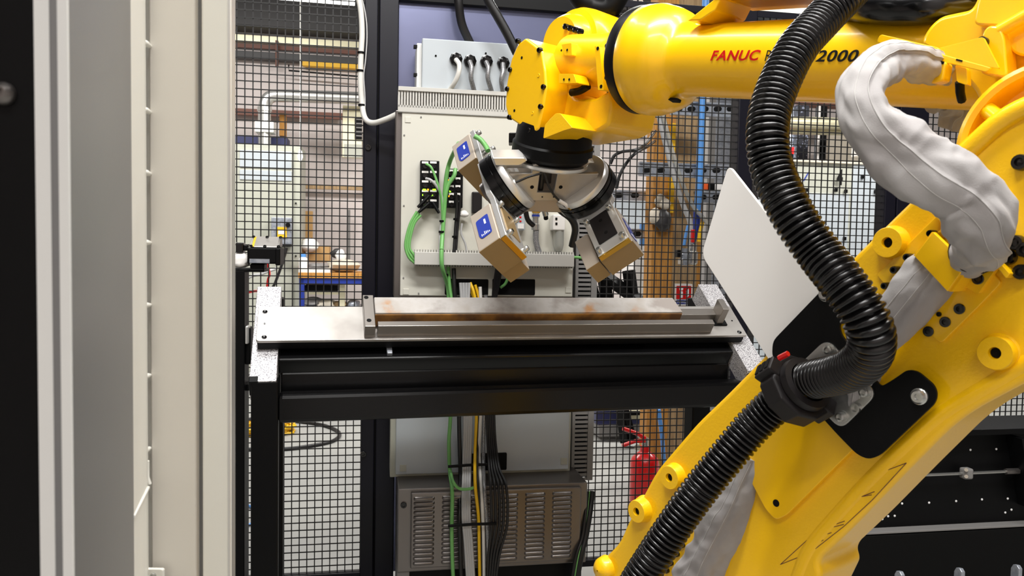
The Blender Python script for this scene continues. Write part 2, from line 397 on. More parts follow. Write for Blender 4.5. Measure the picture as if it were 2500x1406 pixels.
bgbox('cardboard_sheet', 'tall brown cardboard sheet leaning on the wall behind the bench', 'cardboard', 728, 515, 763, 585, -6.9, .06, M['cardboard'])
bgbox('cardboard_box', 'small cardboard box on the bench under a white bag', 'box', 752, 600, 804, 640, -6.5, .3, M['cardboard'])
bgbox('cardboard_box', 'cardboard carton at the bench end next to the cabinet', 'box', 728, 584, 742, 634, -6.45, .25, M['cardboard'])
lump('plastic_bag', 'crumpled white plastic bag on the bench', 'bag', 756, 600, -6.4, .10, .10, .10, M['white'], 3)
lump('cloth_pile', 'cream cloth heaped on the bench', 'cloth', 838, 650, -6.2, .20, .2, .09, M['cloth'], 5)
lump('rag', 'pale rag with a dark tip on the cloth heap', 'rag', 832, 628, -6.15, .06, .06, .10, M['white'], 8)
lump('dark_rag', 'dark crumpled rag behind the cloth heap', 'rag', 824, 620, -6.3, .08, .05, .07, M['roof_dark'], 9)
lump('parts_heap', 'small heap of dark metal parts on the bench', 'parts', 775, 650, -6.2, .12, .1, .035, M['dark_duct'], 11)
bgbox('paper_stack', 'white sheets of paper at the bench front edge', 'paper', 729, 655, 806, 666, -5.95, .3, M['white'])
bgbox('folder', 'red edged folder on the bench beside the paper', 'folder', 729, 648, 750, 655, -6.1, .2, M['red'])
t = bgroot('bottle', 'white bottle with a blue cap on the bench', 'bottle', 738, 640, -6.05)
p = FN.W(740, 654, -6.05)
MB().lathe(p, Z, [(0, .05), (.11, .05), (.13, .03)], 14).build('body', M['white'], t, smooth=40)
MB().lathe(p + Z * .13, Z, [(0, .034), (.03, .034), (.035, .02)], 14).build('cap', M['blue_pipe'], t, smooth=40)
bgbox('drawer_unit', 'cream framed drawer unit under the workbench', 'drawers', 828, 692, 842, 752, wb - .15, .3, M['pipe_cream'])
bgbox('dark_tray', 'dark tray under the workbench top', 'tray', 744, 696, 824, 712, wb - .2, .4, M['black'])
bgbox('cream_rail', 'cream rail below the dark tray', 'rail', 742, 712, 826, 719, wb - .12, .05, M['pipe_cream'])
for k, (x, y, rx, rz, m) in enumerate(((765, 738, .12, .07, 'dark_duct'), (798, 742, .13, .06, 'cloth'), (830, 744, .10, .05, 'ply'), (862, 742, .08, .06, 'galv'))):
    lump('scrap_bag', ('dark', 'pale cream', 'brown', 'silver grey')[k] + ' bundle on the shelf under the workbench', 'bundle', x, y, wb - .3, rx, .15, rz, M[m], 20 + k)
# coiled cables on the floor behind the left mesh
def coil(name, label, x, y, rad, r, m, turns, w, seed):
    rs = random.Random(seed); c = FN.W(x, y, w); c.z = r; pts = []
    for i in range(int(turns * 26)):
        a = i / 26 * 2 * math.pi; q = rad * (1 + rs.uniform(-.05, .05)) * (1 - .12 * ((i // 26) % 3))
        pts.append(c + V((math.cos(a) * q, math.sin(a) * q, r * 1.2 * (i // 26 % 4))))
    return tag(MB().tube(pts, r, 6).build(name, M[m], smooth=60), label, 'cable')
g = FN.uv(650, 1052)[0]
def onfloor(x, y, h=0.0):
    d = ray(x, y); return CAM + d * ((h - CAM.z) / d.z)
def floorpath(pts, h): return [onfloor(x, y, h) for x, y in pts]
def coil2(name, label, x, y, rx, ry, r, m, turns, seed):
    rs = random.Random(seed); c = onfloor(x, y, r); pts = []
    for i in range(int(turns * 28)):
        a = i / 28 * 2 * math.pi; k = i // 28; q = 1 + rs.uniform(-.05, .05) - .10 * (k % 3)
        pts.append(c + V((math.cos(a) * rx * q, math.sin(a) * ry * q, r * 1.6 * (k % 4) + rs.uniform(0, r))))
    return tag(MB().tube(pts, r, 6).build(name, M[m], smooth=60), label, 'cable')
coil2('yellow_cable_coil', 'coil of yellow cable lying on the floor behind the left mesh', 640, 1052, .26, .18, .009, 'yellow_cable', 9, 4)
tag(MB().tube(spl(floorpath([(540, 1040), (620, 1022), (720, 1028), (790, 1038), (828, 1056), (815, 1075), (760, 1088), (690, 1096), (560, 1098), (480, 1110)], .014), 10), .014, 8).build('black_floor_cable', M['black_cable'], smooth=60), 'black cable looping across the floor around the yellow coil', 'cable')
tag(MB().tube(spl(floorpath([(520, 1215), (580, 1224), (620, 1240), (680, 1262)], .010), 8), .008, 6).build('blue_air_hose', M['blue_pipe'], smooth=60), 'thin blue air hose on the floor behind the left leg', 'hose')
tag(MB().tube(spl(floorpath([(582, 1290), (610, 1280), (660, 1262)], .010), 8), .008, 6).build('blue_air_hose', M['blue_pipe'], smooth=60), 'thin blue air hose leading to the small timber block', 'hose')
p = onfloor(572, 1302, 0)
tag(MB().box(WF.sh(0), p.x - .05, p.x + .025, p.y - .04, p.y + .05, 0, .075).build('timber_block', M['timber'], bev=.003), 'small timber block on the floor at the panel edge', 'block')

# ---------------- seen through the middle mesh
tag(MB().tube(wpath([(1300, 281), (1605, 287)], -7.49), .062, 16).build('silver_pipe', M['pipe_silver'], smooth=50), 'silver pipe running behind the mesh beside the robot wrist', 'pipe')
tag(MB().tube(wpath([(1300, 301), (1592, 308)], -7.53), .05, 16).build('cream_pipe', M['pipe_cream'], smooth=50), 'dull cream pipe just under the silver pipe', 'pipe')
tag(MB().tube(wpath([(1300, 262), (1545, 267)], -7.55), .05, 16).build('cream_pipe', M['pipe_cream'], smooth=50), 'thin cream pipe just above the silver pipe', 'pipe')
bgbox('brown_rail', 'brown rail on the wall below the pipes', 'rail', 1300, 313, 1580, 320, -7.4, .05, M['brown'])
t = bgroot('timber_column', 'broad orange timber column behind the mesh', 'column', 1640, 900, -1.33)
bgbox('post', 0, 0, 1590, -60, 1642, 1330, -1.33, .14, M['timber'], parent=t, bev=.006)
bgbox('board', 0, 0, 1636, -60, 1702, 1330, -1.39, .06, M['ply'], parent=t, bev=.004)
bgbox('edge_strip', 0, 0, 1636, 300, 1648, 520, -1.3, .03, M['yellow_label'], parent=t)
bgbox('batten', 0, 0, 1696, 0, 1712, 1300, -1.41, .05, M['timber'], parent=t)
t = bgroot('steel_door', 'pale blue grey steel door framed in dark steel behind the mesh', 'door', 1760, 900, -3.0)
bgbox('leaf', 0, 0, 1738, 60, 1802, 1100, -3.0, .06, M['galv'], parent=t)
bgbox('frame', 0, 0, 1722, 60, 1740, 1100, -2.97, .10, M['dark_duct'], parent=t)
bgbox('frame', 0, 0, 1800, 60, 1846, 1100, -2.97, .10, M['roof_dark'], parent=t)
tag(MB().tube(wpath([(1724, -40), (1712, 300), (1706, 470), (1702, 520)], -1.03), .021, 14).build('blue_pipe', M['blue_pipe'], smooth=50), 'straight blue pipe standing beside the timber column', 'pipe')
tag(MB().tube(spl(wpath([(1702, 515), (1700, 545), (1694, 575), (1686, 600)], -1.01), 6), .022, 10).build('blue_hose', M['blue'], smooth=50), 'dark blue hose hanging below the blue pipe', 'hose')
tag(MB().tube(spl(wpath([(1606, 270), (1622, 340), (1646, 430), (1668, 500), (1684, 540), (1686, 580), (1688, 620)], -0.98), 8), .016, 10).build('clear_hose', M['grey_cable'], smooth=60), 'pale translucent hose running diagonally over the timber column', 'hose')
tag(MB().tube(spl(wpath([(1616, 270), (1634, 340), (1660, 430), (1690, 500), (1715, 530), (1738, 560)], -0.95), 8), .012, 10).build('clear_hose', M['bottle'], smooth=60), 'thin clear hose curving right from the diagonal hose', 'hose')
tag(MB().tube(spl(wpath([(1670, 600), (1674, 575), (1680, 550)], -0.93), 6), .009, 8).build('blue_hose', M['blue_pipe'], smooth=60), 'short light blue hose entering the valve cluster', 'hose')
def strut(label, x0, x1, y, h, w, nslot, m='galv', dk='timber'):
    t = bgroot('slotted_channel', label, 'channel', (x0 + x1) / 2, y + h, w)
    bgbox('channel', 0, 0, x0, y, x1, y + h, w, .04, M[m], parent=t, bev=.003)
    ym = y + h / 2
    for k in range(nslot):
        x = x0 + (k + .5) * (x1 - x0) / nslot
        a, b = FN.uv(x - 10, ym, w), FN.uv(x + 10, ym, w); rr = abs(FN.uv(x, ym - 6, w)[1] - FN.uv(x, ym, w)[1])
        pts = [(b[0] - rr + rr * math.cos(q), b[1] + rr * math.sin(q)) for q in [R(-90 + 30 * i) for i in range(7)]] + [(a[0] + rr + rr * math.cos(q), a[1] + rr * math.sin(q)) for q in [R(90 + 30 * i) for i in range(7)]]
        MB().prism(FN, pts, w - .01, w + .002).build('slot', M['black_matt'], t)
    bgbox('lip', 0, 0, x0, y - 3, x1, y + 1, w + .012, .03, M[m], parent=t, bev=0)
    bgbox('lip', 0, 0, x0, y + h - 1, x1, y + h + 3, w + .012, .03, M[m], parent=t, bev=0)
strut('galvanised slotted channel high on the timber column', 1640, 1800, 252, 28, -1.08, 5)
strut('galvanised slotted channel across the middle of the timber column', 1562, 1800, 402, 28, -1.08, 7)
strut('grey slotted channel behind the right magnet head', 1490, 1610, 468, 18, -1.53, 3)
strut('lower slotted channel right of the blue pipe', 1698, 1800, 470, 22, -1.37, 3)
strut('short slotted channel with blue clips left of the column', 1540, 1602, 562, 18, -1.53, 2)
for pts, lb in (([(1490, 400), (1500, 380), (1520, 370), (1550, 366), (1575, 352, -1.0), (1600, 320, -1.28)], 'black cable arching from the right magnet head to the column'),
                ([(1505, 460), (1512, 430), (1528, 400), (1550, 375), (1580, 358, -1.0), (1598, 345, -1.28)], 'second black cable hanging beside the arching one')):
    tag(MB().tube(spl(wpath(pts, -.75), 8), .009, 8).build('black_cable', M['black_cable'], smooth=60), lb, 'cable')
for k, (x, y, rx, rz, m) in enumerate(((1612, 492, .035, .05, 'cloth'), (1600, 530, .035, .06, 'cloth'), (1618, 540, .05, .08, 'roof_dark'), (1624, 500, .03, .04, 'cloth'))):
    lump('glove', ('cream glove stuffed at the top of the column clips', 'cream glove hanging lowest on the column', 'dark dirty glove on the column', 'cream glove fingers right of the other gloves')[k], 'glove', x, y, -1.30 + .012 * k, rx, .04, rz, M[m], 40 + k)
t = bgroot('valve_cluster', 'cluster of silver air valves with a red lever beside the column', 'valve', 1690, 640, -0.93)
MB().lathe(FN.W(1672, 606, -0.93), -Z, [(0, .018), (.03, .018), (.035, .026), (.09, .026), (.1, .018)], 12).build('regulator', M['galv'], t, smooth=40)
MB().lathe(FN.W(1692, 596, -0.93), -Z, [(0, .02), (.04, .02), (.045, .03), (.11, .03), (.12, .02)], 12).build('regulator', M['zinc'], t, smooth=40)
bgbox('lever', 0, 0, 1689, 560, 1699, 592, -0.89, .02, M['red'], parent=t)
bgbox('block', 0, 0, 1664, 632, 1702, 646, -0.91, .06, M['zinc'], parent=t)
bgbox('knob', 0, 0, 1654, 610, 1664, 628, -0.91, .04, M['black'], parent=t)
tag(MB().tube(wpath([(1716, 540), (1708, 570), (1706, 590)], -0.98), .012, 8).build('yellow_tag', M['yellow_cable'], smooth=50), 'yellow plastic strip hanging beside the valves', 'strip')
t = bgroot('hand_tool', 'orange and black hand tool lying on the channel', 'tool', 1740, 465, -1.03)
bgbox('grip', 0, 0, 1712, 447, 1736, 463, -1.03, .05, M['orange'], parent=t)
bgbox('collar', 0, 0, 1732, 447, 1746, 464, -1.01, .07, M['black'], parent=t)
bgbox('barrel', 0, 0, 1745, 448, 1800, 464, -1.03, .05, M['white'], parent=t)
bgbox('blue_clip', 'upper blue clip left of the timber column', 'clip', 1566, 546, 1582, 562, -1.51, .04, M['blue_pipe'])
bgbox('blue_clip', 'lower blue clip left of the timber column', 'clip', 1566, 582, 1582, 600, -1.51, .04, M['blue_pipe'])
bgbox('white_cabinet', 'white wall cabinet low behind the right magnet head', 'cabinet', 1540, 598, 1602, 1200, -2.9, .3, M['white'])
bgbox('white_sheet_door', 'pale panel behind the small slotted channel', 'panel', 1490, 490, 1600, 596, -7.4, .2, M['panel_blue'])
t = bgroot('black_trestle', 'black folding trestle leaning behind the mesh', 'trestle', 1520, 720, -2.3)
for a, b in (((1440, 648), (1596, 760)), ((1440, 690), (1540, 1080)), ((1470, 648), (1530, 1080)), ((1535, 660), (1590, 1080))):
    MB().tube([FN.W(*a, -2.3), FN.W(*b, -2.3)], .05, 4).build('leg', M['black'], t)
def textmesh(body, size=1.0, shear=0.0, bold=0.0, space=1.0):
    c = bpy.data.curves.new('lettering', 'FONT'); c.body = body; c.size = size; c.shear = shear; c.offset = bold; c.space_character = space; c.resolution_u = 4
    ob = bpy.data.objects.new('lettering', c); COL.objects.link(ob)
    bpy.context.view_layer.update()
    me = ob.evaluated_get(bpy.context.evaluated_depsgraph_get()).to_mesh()
    vs = [v.co.copy() for v in me.vertices]; fs = [tuple(p.vertices) for p in me.polygons]
    bpy.data.objects.remove(ob); bpy.data.curves.remove(c)
    return vs, fs
def lettering(name, body, F, u0, u1, v0, v1, w, m, parent=None, **kw):
    vs, fs = textmesh(body, **kw)
    x0, x1 = min(v.x for v in vs), max(v.x for v in vs); y0, y1 = min(v.y for v in vs), max(v.y for v in vs)
    pts = [F.P(u0 + (v.x - x0) / (x1 - x0) * (u1 - u0), v0 + (v.y - y0) / (y1 - y0) * (v1 - v0), w) for v in vs]
    return MB().add(pts, fs).build(name, m, parent, fix=False)
def bguv(x0, y0, x1, y1, w):
    xm, ym = (x0 + x1) / 2, (y0 + y1) / 2
    return FN.uv(x0, ym, w)[0], FN.uv(x1, ym, w)[0], FN.uv(xm, y1, w)[1], FN.uv(xm, y0, w)[1]
t = bgroot('fire_sign', 'red and white fire extinguisher sign on the timber column', 'sign', 1668, 744, -1.29)
def rrect(x0, y0, x1, y1, w, rad): 
    a, b, c, d = bguv(x0, y0, x1, y1, w); return rnd([(a, c), (b, c), (b, d), (a, d)], rad)
MB().prism(FN, rrect(1648, 693, 1690, 746, -1.29, .008), -1.32, -1.29).build('plate', M['white'], t)
MB().prism(FN, rrect(1651, 698, 1687, 730, -1.29, .004), -1.295, -1.287).build('red_field', M['red'], t)
MB().prism(FN, rrect(1651, 732, 1687, 742, -1.29, .010), -1.295, -1.287).build('blue_field', M['blue'], t)
lettering('lettering', 'POWDER', FN, *bguv(1654, 734, 1684, 740, -1.285), -1.285, M['white_print'], t, bold=.01)
mb = MB(); mb.prism(FN, rrect(1660, 711, 1667, 727, -1.285, .005), -1.29, -1.285); mb.prism(FN, rrect(1659, 701, 1668, 709, -1.285, .008), -1.29, -1.285)
for k in range(3): mb.prism(FN, [FN.uv(1675, 711 + k * 6, -1.285), FN.uv(1682, 704 + k * 6, -1.285), FN.uv(1682, 710 + k * 6, -1.285), FN.uv(1676, 716 + k * 6, -1.285)], -1.29, -1.285)
stuff(mb.build('pictogram', M['white_print'], t))
# fire extinguisher hung on the column
t = bgroot('fire_extinguisher', 'red fire extinguisher hanging against the timber column', 'extinguisher', 1572, 1240, -1.23)
p = FN.W(1571, 1240, -.95)
MB().lathe(p, Z, [(0, .08), (.01, .085), (.27, .085), (.30, .076), (.325, .05), (.34, .03), (.37, .03)], 24).build('cylinder', M['red'], t, smooth=40)
MB().lathe(p + Z * .37, Z, [(0, .02), (.05, .02)], 12).build('valve', M['zinc'], t, smooth=40)
for a, b, c in (((1575, 1070), (1555, 1058), (1521, 1046)), ((1575, 1076), (1550, 1077), (1519, 1088))):
    MB().tube([FN.W(*a, -.93), FN.W(*b, -.93), FN.W(*c, -.93)], .012, 8).build('handle', M['red'], t, smooth=50)
MB().cyl(FN.W(1556, 1092, -.93), FN.W(1556, 1092, -.90), .018, 14).build('gauge', M['zinc'], t, smooth=40)
t = bgroot('tool_case', 'dark blue plastic tool case on a shelf behind the mesh', 'case', 1520, 1080, -2.5)
bgbox('case', 0, 0, 1456, 985, 1578, 1036, -2.5, .3, M['navy_blue'], parent=t, bev=.01)
bgbox('tray', 0, 0, 1462, 1036, 1574, 1066, -2.5, .3, M['dark_duct'], parent=t, bev=.01)
lt = bgbox('latch', 0, 0, 1526, 1002, 1570, 1024, -2.48, .03, M['pipe_cream'], parent=t)
bgbox('latch_gap', 0, 0, 1534, 1004, 1564, 1014, -2.47, .02, M['black'], parent=t)
tag(MB().tube(wpath([(1608, 1000), (1616, 1060), (1622, 1140), (1624, 1225)], -1.03), .013, 10).build('blue_pipe', M['blue_pipe'], smooth=50), 'light blue air pipe low on the timber column', 'pipe')
# above the mesh
for k, x in enumerate((1552, 1566)):
    tag(MB().tube(spl(wpath([(x - 6, -30), (x - 2, 0), (x + 8, 24)], -1.6), 5), .012, 8).build('pale_conduit', M['white_cable'], smooth=60), ('left', 'right')[k] + ' of two pale conduits above the fence top', 'conduit')
tag(MB().tube(spl(wpath([(1742, -30), (1754, 10), (1764, 40)], -1.6), 5), .02, 8).build('black_conduit', M['black_cable'], smooth=60), 'black conduit above the fence right of the blue pipe', 'conduit')
bgbox('wall_board', 'pale grey board high behind the forearm', 'board', 1818, -60, 1985, 40, -4.0, .1, M['cab_green'])
# ---------------- seen through the right mesh
t = bgroot('window_unit', 'bright daylit window behind the right mesh', 'window', 1910, 400, -6.6)
bgbox('frame', 0, 0, 1840, 250, 1948, 400, -6.62, .08, M['white_edge'], parent=t)
bgbox('pane', 0, 0, 1846, 256, 1944, 286, -6.6, .02, M['window_glow'], parent=t)
bgbox('pane', 0, 0, 1846, 318, 1944, 338, -6.6, .02, M['window_glow'], parent=t)
bgbox('pane', 0, 0, 1846, 348, 1944, 396, -6.6, .02, M['window_glow'], parent=t)
bgbox('maroon_beam', 'dark maroon beam across the top of the right mesh', 'beam', 1850, 238, 2160, 258, -6.4, .2, M['brown'])
bgbox('perforated_post', 'dark perforated steel post beside the bright window', 'post', 1946, 256, 1974, 400, -6.2, .12, M['perf'])
t = bgroot('black_column', 'black column with a pale edge behind the right mesh', 'column', 2006, 400, -6.1)
bgbox('column', 0, 0, 2001, 258, 2018, 398, -6.1, .12, M['black'], parent=t)
bgbox('edge', 0, 0, 1997, 258, 2002, 398, -6.08, .05, M['white'], parent=t)
t = bgroot('cream_duct', 'cream lagged duct behind the right mesh', 'duct', 1980, 330, -5.6)
MB().tube(wpath([(1840, 297), (2058, 302)], -5.6), .075, 18).build('duct', M['pipe_cream'], t, smooth=50)
MB().tube(wpath([(1840, 318), (2058, 322)], -5.75), .045, 14).build('duct', M['pipe_cream'], t, smooth=50)
MB().cyl(FN.W(2056, 302, -5.6), FN.W(2066, 302, -5.6), .086, 18).build('joint_ring', M['pipe_cream'], t, smooth=50)
MB().tube(wpath([(2066, 302), (2130, 305)], -5.6), .07, 18).build('duct', M['pipe_cream'], t, smooth=50)
t = bgroot('signal_lamp', 'red glowing signal lamp on a black base by the window', 'lamp', 1930, 385, -5.9)
bgbox('lens', 0, 0, 1921, 359, 1939, 375, -5.9, .06, M['lamp_red'], parent=t)
bgbox('base', 0, 0, 1923, 375, 1937, 388, -5.9, .06, M['black'], parent=t)
bgbox('stand', 0, 0, 1924, 388, 1936, 404, -5.9, .06, M['white'], parent=t)
t = bgroot('white_conduit_box', 'white conduit box with twin pipes above the numbered cabinet', 'conduit', 2120, 396, -5.0)
bgbox('box', 0, 0, 2094, 359, 2160, 382, -4.66, .12, M['white'], parent=t)
for x in (2112, 2128): MB().tube(wpath([(x, 325), (x, 399)], -4.7), .016, 10).build('pipe', M['white'], t, smooth=50)
bgbox('wall_board', 'brownish wall panel above the numbered cabinet', 'panel', 2022, 330, 2200, 396, -6.9, .05, M['cloth'])
t = bgroot('numbered_cabinet', 'pale cabinet bearing a black number 4 behind the right mesh', 'cabinet', 2040, 900, -4.4)
bgbox('body', 0, 0, 1840, 394, 2160, 1085, -4.4, .6, M['cab_green'], parent=t)
bgbox('trim', 0, 0, 1840, 392, 2160, 397, -4.37, .64, M['cloth'], parent=t)
bgbox('panel', 0, 0, 2070, 400, 2158, 1080, -4.39, .02, M['panel_blue'], parent=t)
bgbox('panel', 0, 0, 1840, 470, 2062, 1080, -4.39, .02, M['panel_blue'], parent=t)
lettering('number', '4', FN, *bguv(2043, 413, 2058, 452, -4.36), -4.36, M['black_print'], t, bold=.04)
for x, y in ((1972, 463), (2043, 463), (2067, 466), (2140, 467), (2108, 431), (2064, 582), (1962, 585), (2130, 590)):
    bgbox('hook', 0, 0, x - 3, y - 4, x + 3, y + 5, -4.36, .03, M['black'], parent=t)
lettering('pen_mark', '1', FN, *bguv(1960, 420, 1975, 442, -4.365), -4.36, M['label_blue'], t, shear=.5)

# ================================================================ guard fence
CELL, WR = .0317, .0021
def wire_panel(parent, u0, u1, v0, v1, ph=.4):
    mb = MB(); n = int((u1 - u0) / CELL)
    for k in range(n + 1):
        u = u0 + (k + ph) * CELL
        if u < u1: mb.box(FN, u - WR, u + WR, v0, v1, -WR, WR)
    for k in range(int((v1 - v0) / CELL) + 1):
        v = v0 + (k + .3) * CELL
        if v < v1: mb.box(FN, u0, u1, v - WR, v + WR, WR * .6, WR * 2.4)
    return stuff(mb.build('wire_mesh', M['wire'], parent, fix=False))
def fence(label, u0, u1, rail=True):
    p = FN.P((u0 + u1) / 2, 0); t = thing('mesh_fence_panel', label, 'fence', p)
    wire_panel(t, u0, u1, .10, 2.585)
    if rail:
        MB().box(FN, u0, u1, 2.575, 2.605, -.02, .02).build('top_rail', M['navy'], t, bev=.002)
        MB().box(FN, u0, u1, .08, .11, -.02, .02).build('bottom_rail', M['navy'], t, bev=.002)
    return t
def ux(x, y=700): return FN.uv(x, y)[0]
a0, a1, b0, b1 = ux(885), ux(917), ux(922), ux(967)
def post(label, u0, u1, bolts=(), gap_shade=False):
    t = thing('fence_post', label, 'post', FN.P((u0 + u1) / 2, 0))
    MB().box(FN, u0, u1, .01, 2.66, -.045, .03).build('upright', M['navy'], t, bev=.004)
    MB().box(FN, u0 - .03, u1 + .03, 0, .012, -.09, .07).build('foot_plate', M['navy'], t)
    if gap_shade: MB().box(FN, u0 - .007, u0, .01, 2.66, -.04, .016).build('gap_shade', M['black_matt'], t)  # dark filler strip, paints the shade of the gap between the posts
    for x, y in bolts:
        q = FN.uv(x, y, .03); MB().bolt(FN, q[0], q[1], .03, .013, .008).build('bolt', M['black_gloss'], t, smooth=40)
fence('black wire mesh fence panel on the left behind the motor unit', ux(-300), a0)
post('dark navy fence post edging the left mesh panel', a0, a1, ((899, 360), (887, 1108)))
post('dark navy fence post beside the control panel', a1 + .006, b1, gap_shade=True)
c0, c1 = b1, ux(1372, 300)
t = thing('solid_fence_panel', 'dark navy steel fence panel behind the control boxes', 'panel', FN.P((c0 + c1) / 2, 0))
MB().box(FN, c0, c1, .10, 2.56, -.012, .0).build('sheet', M['navy_sheet'], t)
MB().box(FN, c0, c1 + .09, 2.53, 2.62, -.02, .03).build('top_rail', M['black'], t, bev=.003)
MB().box(FN, c1, c1 + .045, .1, 2.6, -.03, .02).build('side_rail', M['black'], t, bev=.003)
d0 = c1 + .05; d1 = ux(1796, 300); e0 = ux(1834, 300); e1 = ux(2151, 480); f0 = ux(2180, 480); f1 = ux(2250, 480)
fence('black wire mesh fence panel behind the robot wrist and timber column', d0, d1)
post('dark fence post partly hidden behind the black hose', d1, e0)
fence('black wire mesh fence panel in front of the numbered cabinet', e0, e1)
post('dark navy fence post just right of the numbered cabinet', e1, f0 - .006, ((2178, 411),))
post('wide dark navy fence post behind the lower robot arm', f0, f1)
fence('black wire mesh fence panel at the far right behind the black frame', f1, ux(2900, 480))

# ================================================================ control boxes on the solid fence panel
t = bgroot('control_panel', 'large cream control panel mounted on the navy fence panel', 'control panel', 1190, 725, .10)
bgbox('box', 0, 0, 963, 279, 1404, 727, .195, .19, M['stainless'], parent=t, bev=.004)
bgbox('front_plate', 0, 0, 979, 281, 1402, 723, .215, .02, M['panel'], parent=t, bev=.003)
for x, y in ((996, 292), (991, 712), (1388, 708)):
    q = bgbox('corner_plug', 0, 0, x - 7, y - 7, x + 7, y + 7, .218, .004, M['panel'], parent=t, bev=.001)
for x, y in ((986, 502), (985, 678), (987, 330), (1028, 286), (1100, 718), (1022, 716)):
    MB().cyl(FN.W(x, y, .215), FN.W(x, y, .2175), .0035, 8).build('rivet', M['dark_duct'], t)
for x0, x1 in ((1086, 1192), (1202, 1306)):
    MB().prism(FN, rrect(x0, 681, x1, 720, .2155, .006), .2155, .2175).build('cable_opening', M['black_matt'], t)
t = bgroot('lower_control_box', 'pale lower control box glimpsed beneath the table', 'control box', 1180, 1160, .1)
bgbox('box', 0, 0, 954, 734, 1396, 1158, .17, .16, M['cab_green'], parent=t, bev=.004)
bgbox('front_plate', 0, 0, 968, 736, 1392, 1152, .19, .02, M['panel_blue'], parent=t, bev=.003)
MB().prism(FN, rrect(1150, 1106, 1237, 1148, .192, .006), .188, .194).build('cable_opening', M['black_matt'], t)
for x, y in ((984, 1143), (1377, 1126)): bgbox('corner_plug', 0, 0, x - 8, y - 8, x + 8, y + 8, .192, .004, M['cab_green'], parent=t, bev=.001)
# upper junction box with cable glands
t = bgroot('junction_box', 'pale blue grey junction box with four cable glands', 'junction box', 1190, 222, .1)
bgbox('box', 0, 0, 1030, 103, 1352, 230, .205, .20, M['panel_blue'], parent=t, bev=.004)
bgbox('door_frame', 0, 0, 1017, 105, 1031, 230, .17, .16, M['white_edge'], parent=t, bev=.003)
for y in (113, 182): bgbox('hinge', 0, 0, 1010, y - 4, 1019, y + 4, .17, .02, M['black'], parent=t, bev=.001)
for x, y in ((1064, 136), (1186, 130)): MB().cyl(FN.W(x, y, .204), FN.W(x, y, .208), .004, 8).build('screw', M['black'], t)
glands = [(1113, 145), (1147, 150), (1187, 151), (1228, 155)]
for x, y in glands:
    g = MB().lathe(FN.W(x, y, .205), FN.ez, [(0, .026), (.012, .026), (.014, .020), (.03, .019), (.034, .012)], 8).build('cable_gland', M['black_gloss'], t, smooth=30)
# open slotted duct under it
def slotted(label, x0, x1, y0, y1, w, dep, n, vertical=False, m='duct', lip=None):
    t = bgroot('slotted_cable_duct', label, 'cable duct', (x0 + x1) / 2, y1, w)
    a, b, c, d = bguv(x0, y0, x1, y1, w); th = .003
    MB().box(FN, a, b, c, d, w - dep, w - dep + th).build('back', M['black_matt' if vertical else m], t)
    if not vertical:
        MB().box(FN, a, b, c, c + th, w - dep, w).build('floor_strip', M[m], t)
        MB().box(FN, a, b, d - .012, d + .004, w - dep - .004, w + .006).build('lid_rim', M[m], t, bev=.001)
        MB().box(FN, a, b, c, c + .028, w - th, w).build('front_band', M[m], t)
        mb = MB(); st = (b - a) / n
        for k in range(n): mb.box(FN, a + k * st, a + (k + .62) * st, c + .02, d - .01, w - th, w)
        stuff(mb.build('fingers', M[m], t))
    else:
        MB().box(FN, a, a + th, c, d, w - dep, w).build('side_strip', M[m], t)
        MB().box(FN, b - .022, b + .004, c, d, w - .03, w + .004).build('lid_rim', M[m], t, bev=.001)
        MB().box(FN, a, a + .014, c, d, w - th, w).build('front_band', M[m], t)
        mb = MB(); st = (d - c) / n
        for k in range(n): mb.box(FN, a + .01, b - .02, c + k * st, c + (k + .6) * st, w - th, w)
        stuff(mb.build('fingers', M[m], t))
    return t
slotted('open grey slotted cable duct above the control panel', 972, 1300, 222, 281, .22, .08, 48)
slotted('vertical grey slotted duct right of the control panel', 1403, 1454, 300, 1172, .12, .08, 80, True, 'dark_duct')
t = bgroot('cable_duct', 'closed grey cable duct across the lower control panel', 'cable duct', 1200, 650, .27)
bgbox('lid', 0, 0, 1012, 618, 1402, 649, .285, .066, M['duct'], parent=t, bev=.002)
mb = MB(); a, b, c, d = bguv(1012, 610, 1402, 655, .26)
for k in range(60): mb.box(FN, a + (b - a) * k / 60, a + (b - a) * (k + .55) / 60, c + .004, d - .004, .222, .270)
stuff(mb.build('fingers', M['duct'], t))
# io modules
def io(label, x0, y0, x1, y1, leds):
    t = bgroot('io_module', label, 'io module', (x0 + x1) / 2, y1, .25)
    bgbox('body', 0, 0, x0, y0, x1, y1, .248, .034, M['black'], parent=t, bev=.002)
    n = 5; h = (y1 - y0) / n
    for k in range(n):
        for s in (0, 1):
            xx = x0 + 4 + s * (x1 - x0 - 6) / 2; w2 = (x1 - x0 - 14) / 2
            bgbox('label_tag', 0, 0, xx, y0 + k * h + 2, xx + w2, y0 + k * h + 7, .2495, .002, M['white'], parent=t, bev=0)
            MB().lathe(FN.W(xx + w2 / 2, y0 + k * h + h * .62, .246), FN.ez, [(0, .009), (.008, .009), (.008, .006), (.004, .005)], 10).build('port', M['black_gloss'], t, smooth=40)
    for x, y, m in leds: bgbox('led', 0, 0, x - 2, y - 2, x + 2, y + 2, .2505, .003, M[m], parent=t, bev=0)
io('black io module with green leds on the control panel', 1026, 392, 1072, 508, [(1034, 463, 'led_green'), (1038, 463, 'led_green'), (1045, 463, 'led_orange'), (1058, 463, 'led_green'), (1062, 463, 'led_green'), (1033, 476, 'led_green'), (1055, 477, 'led_green'), (1032, 494, 'led_green')])
io('black io module with orange leds partly behind the upper magnet', 1092, 412, 1130, 507, [(1096, 440, 'led_orange'), (1097, 479, 'led_orange'), (1099, 467, 'led_green')])
bgbox('relay_block', 'dark relay block beside the magnet head', 'relay', 1153, 468, 1177, 520, .25, .034, M['collar'])
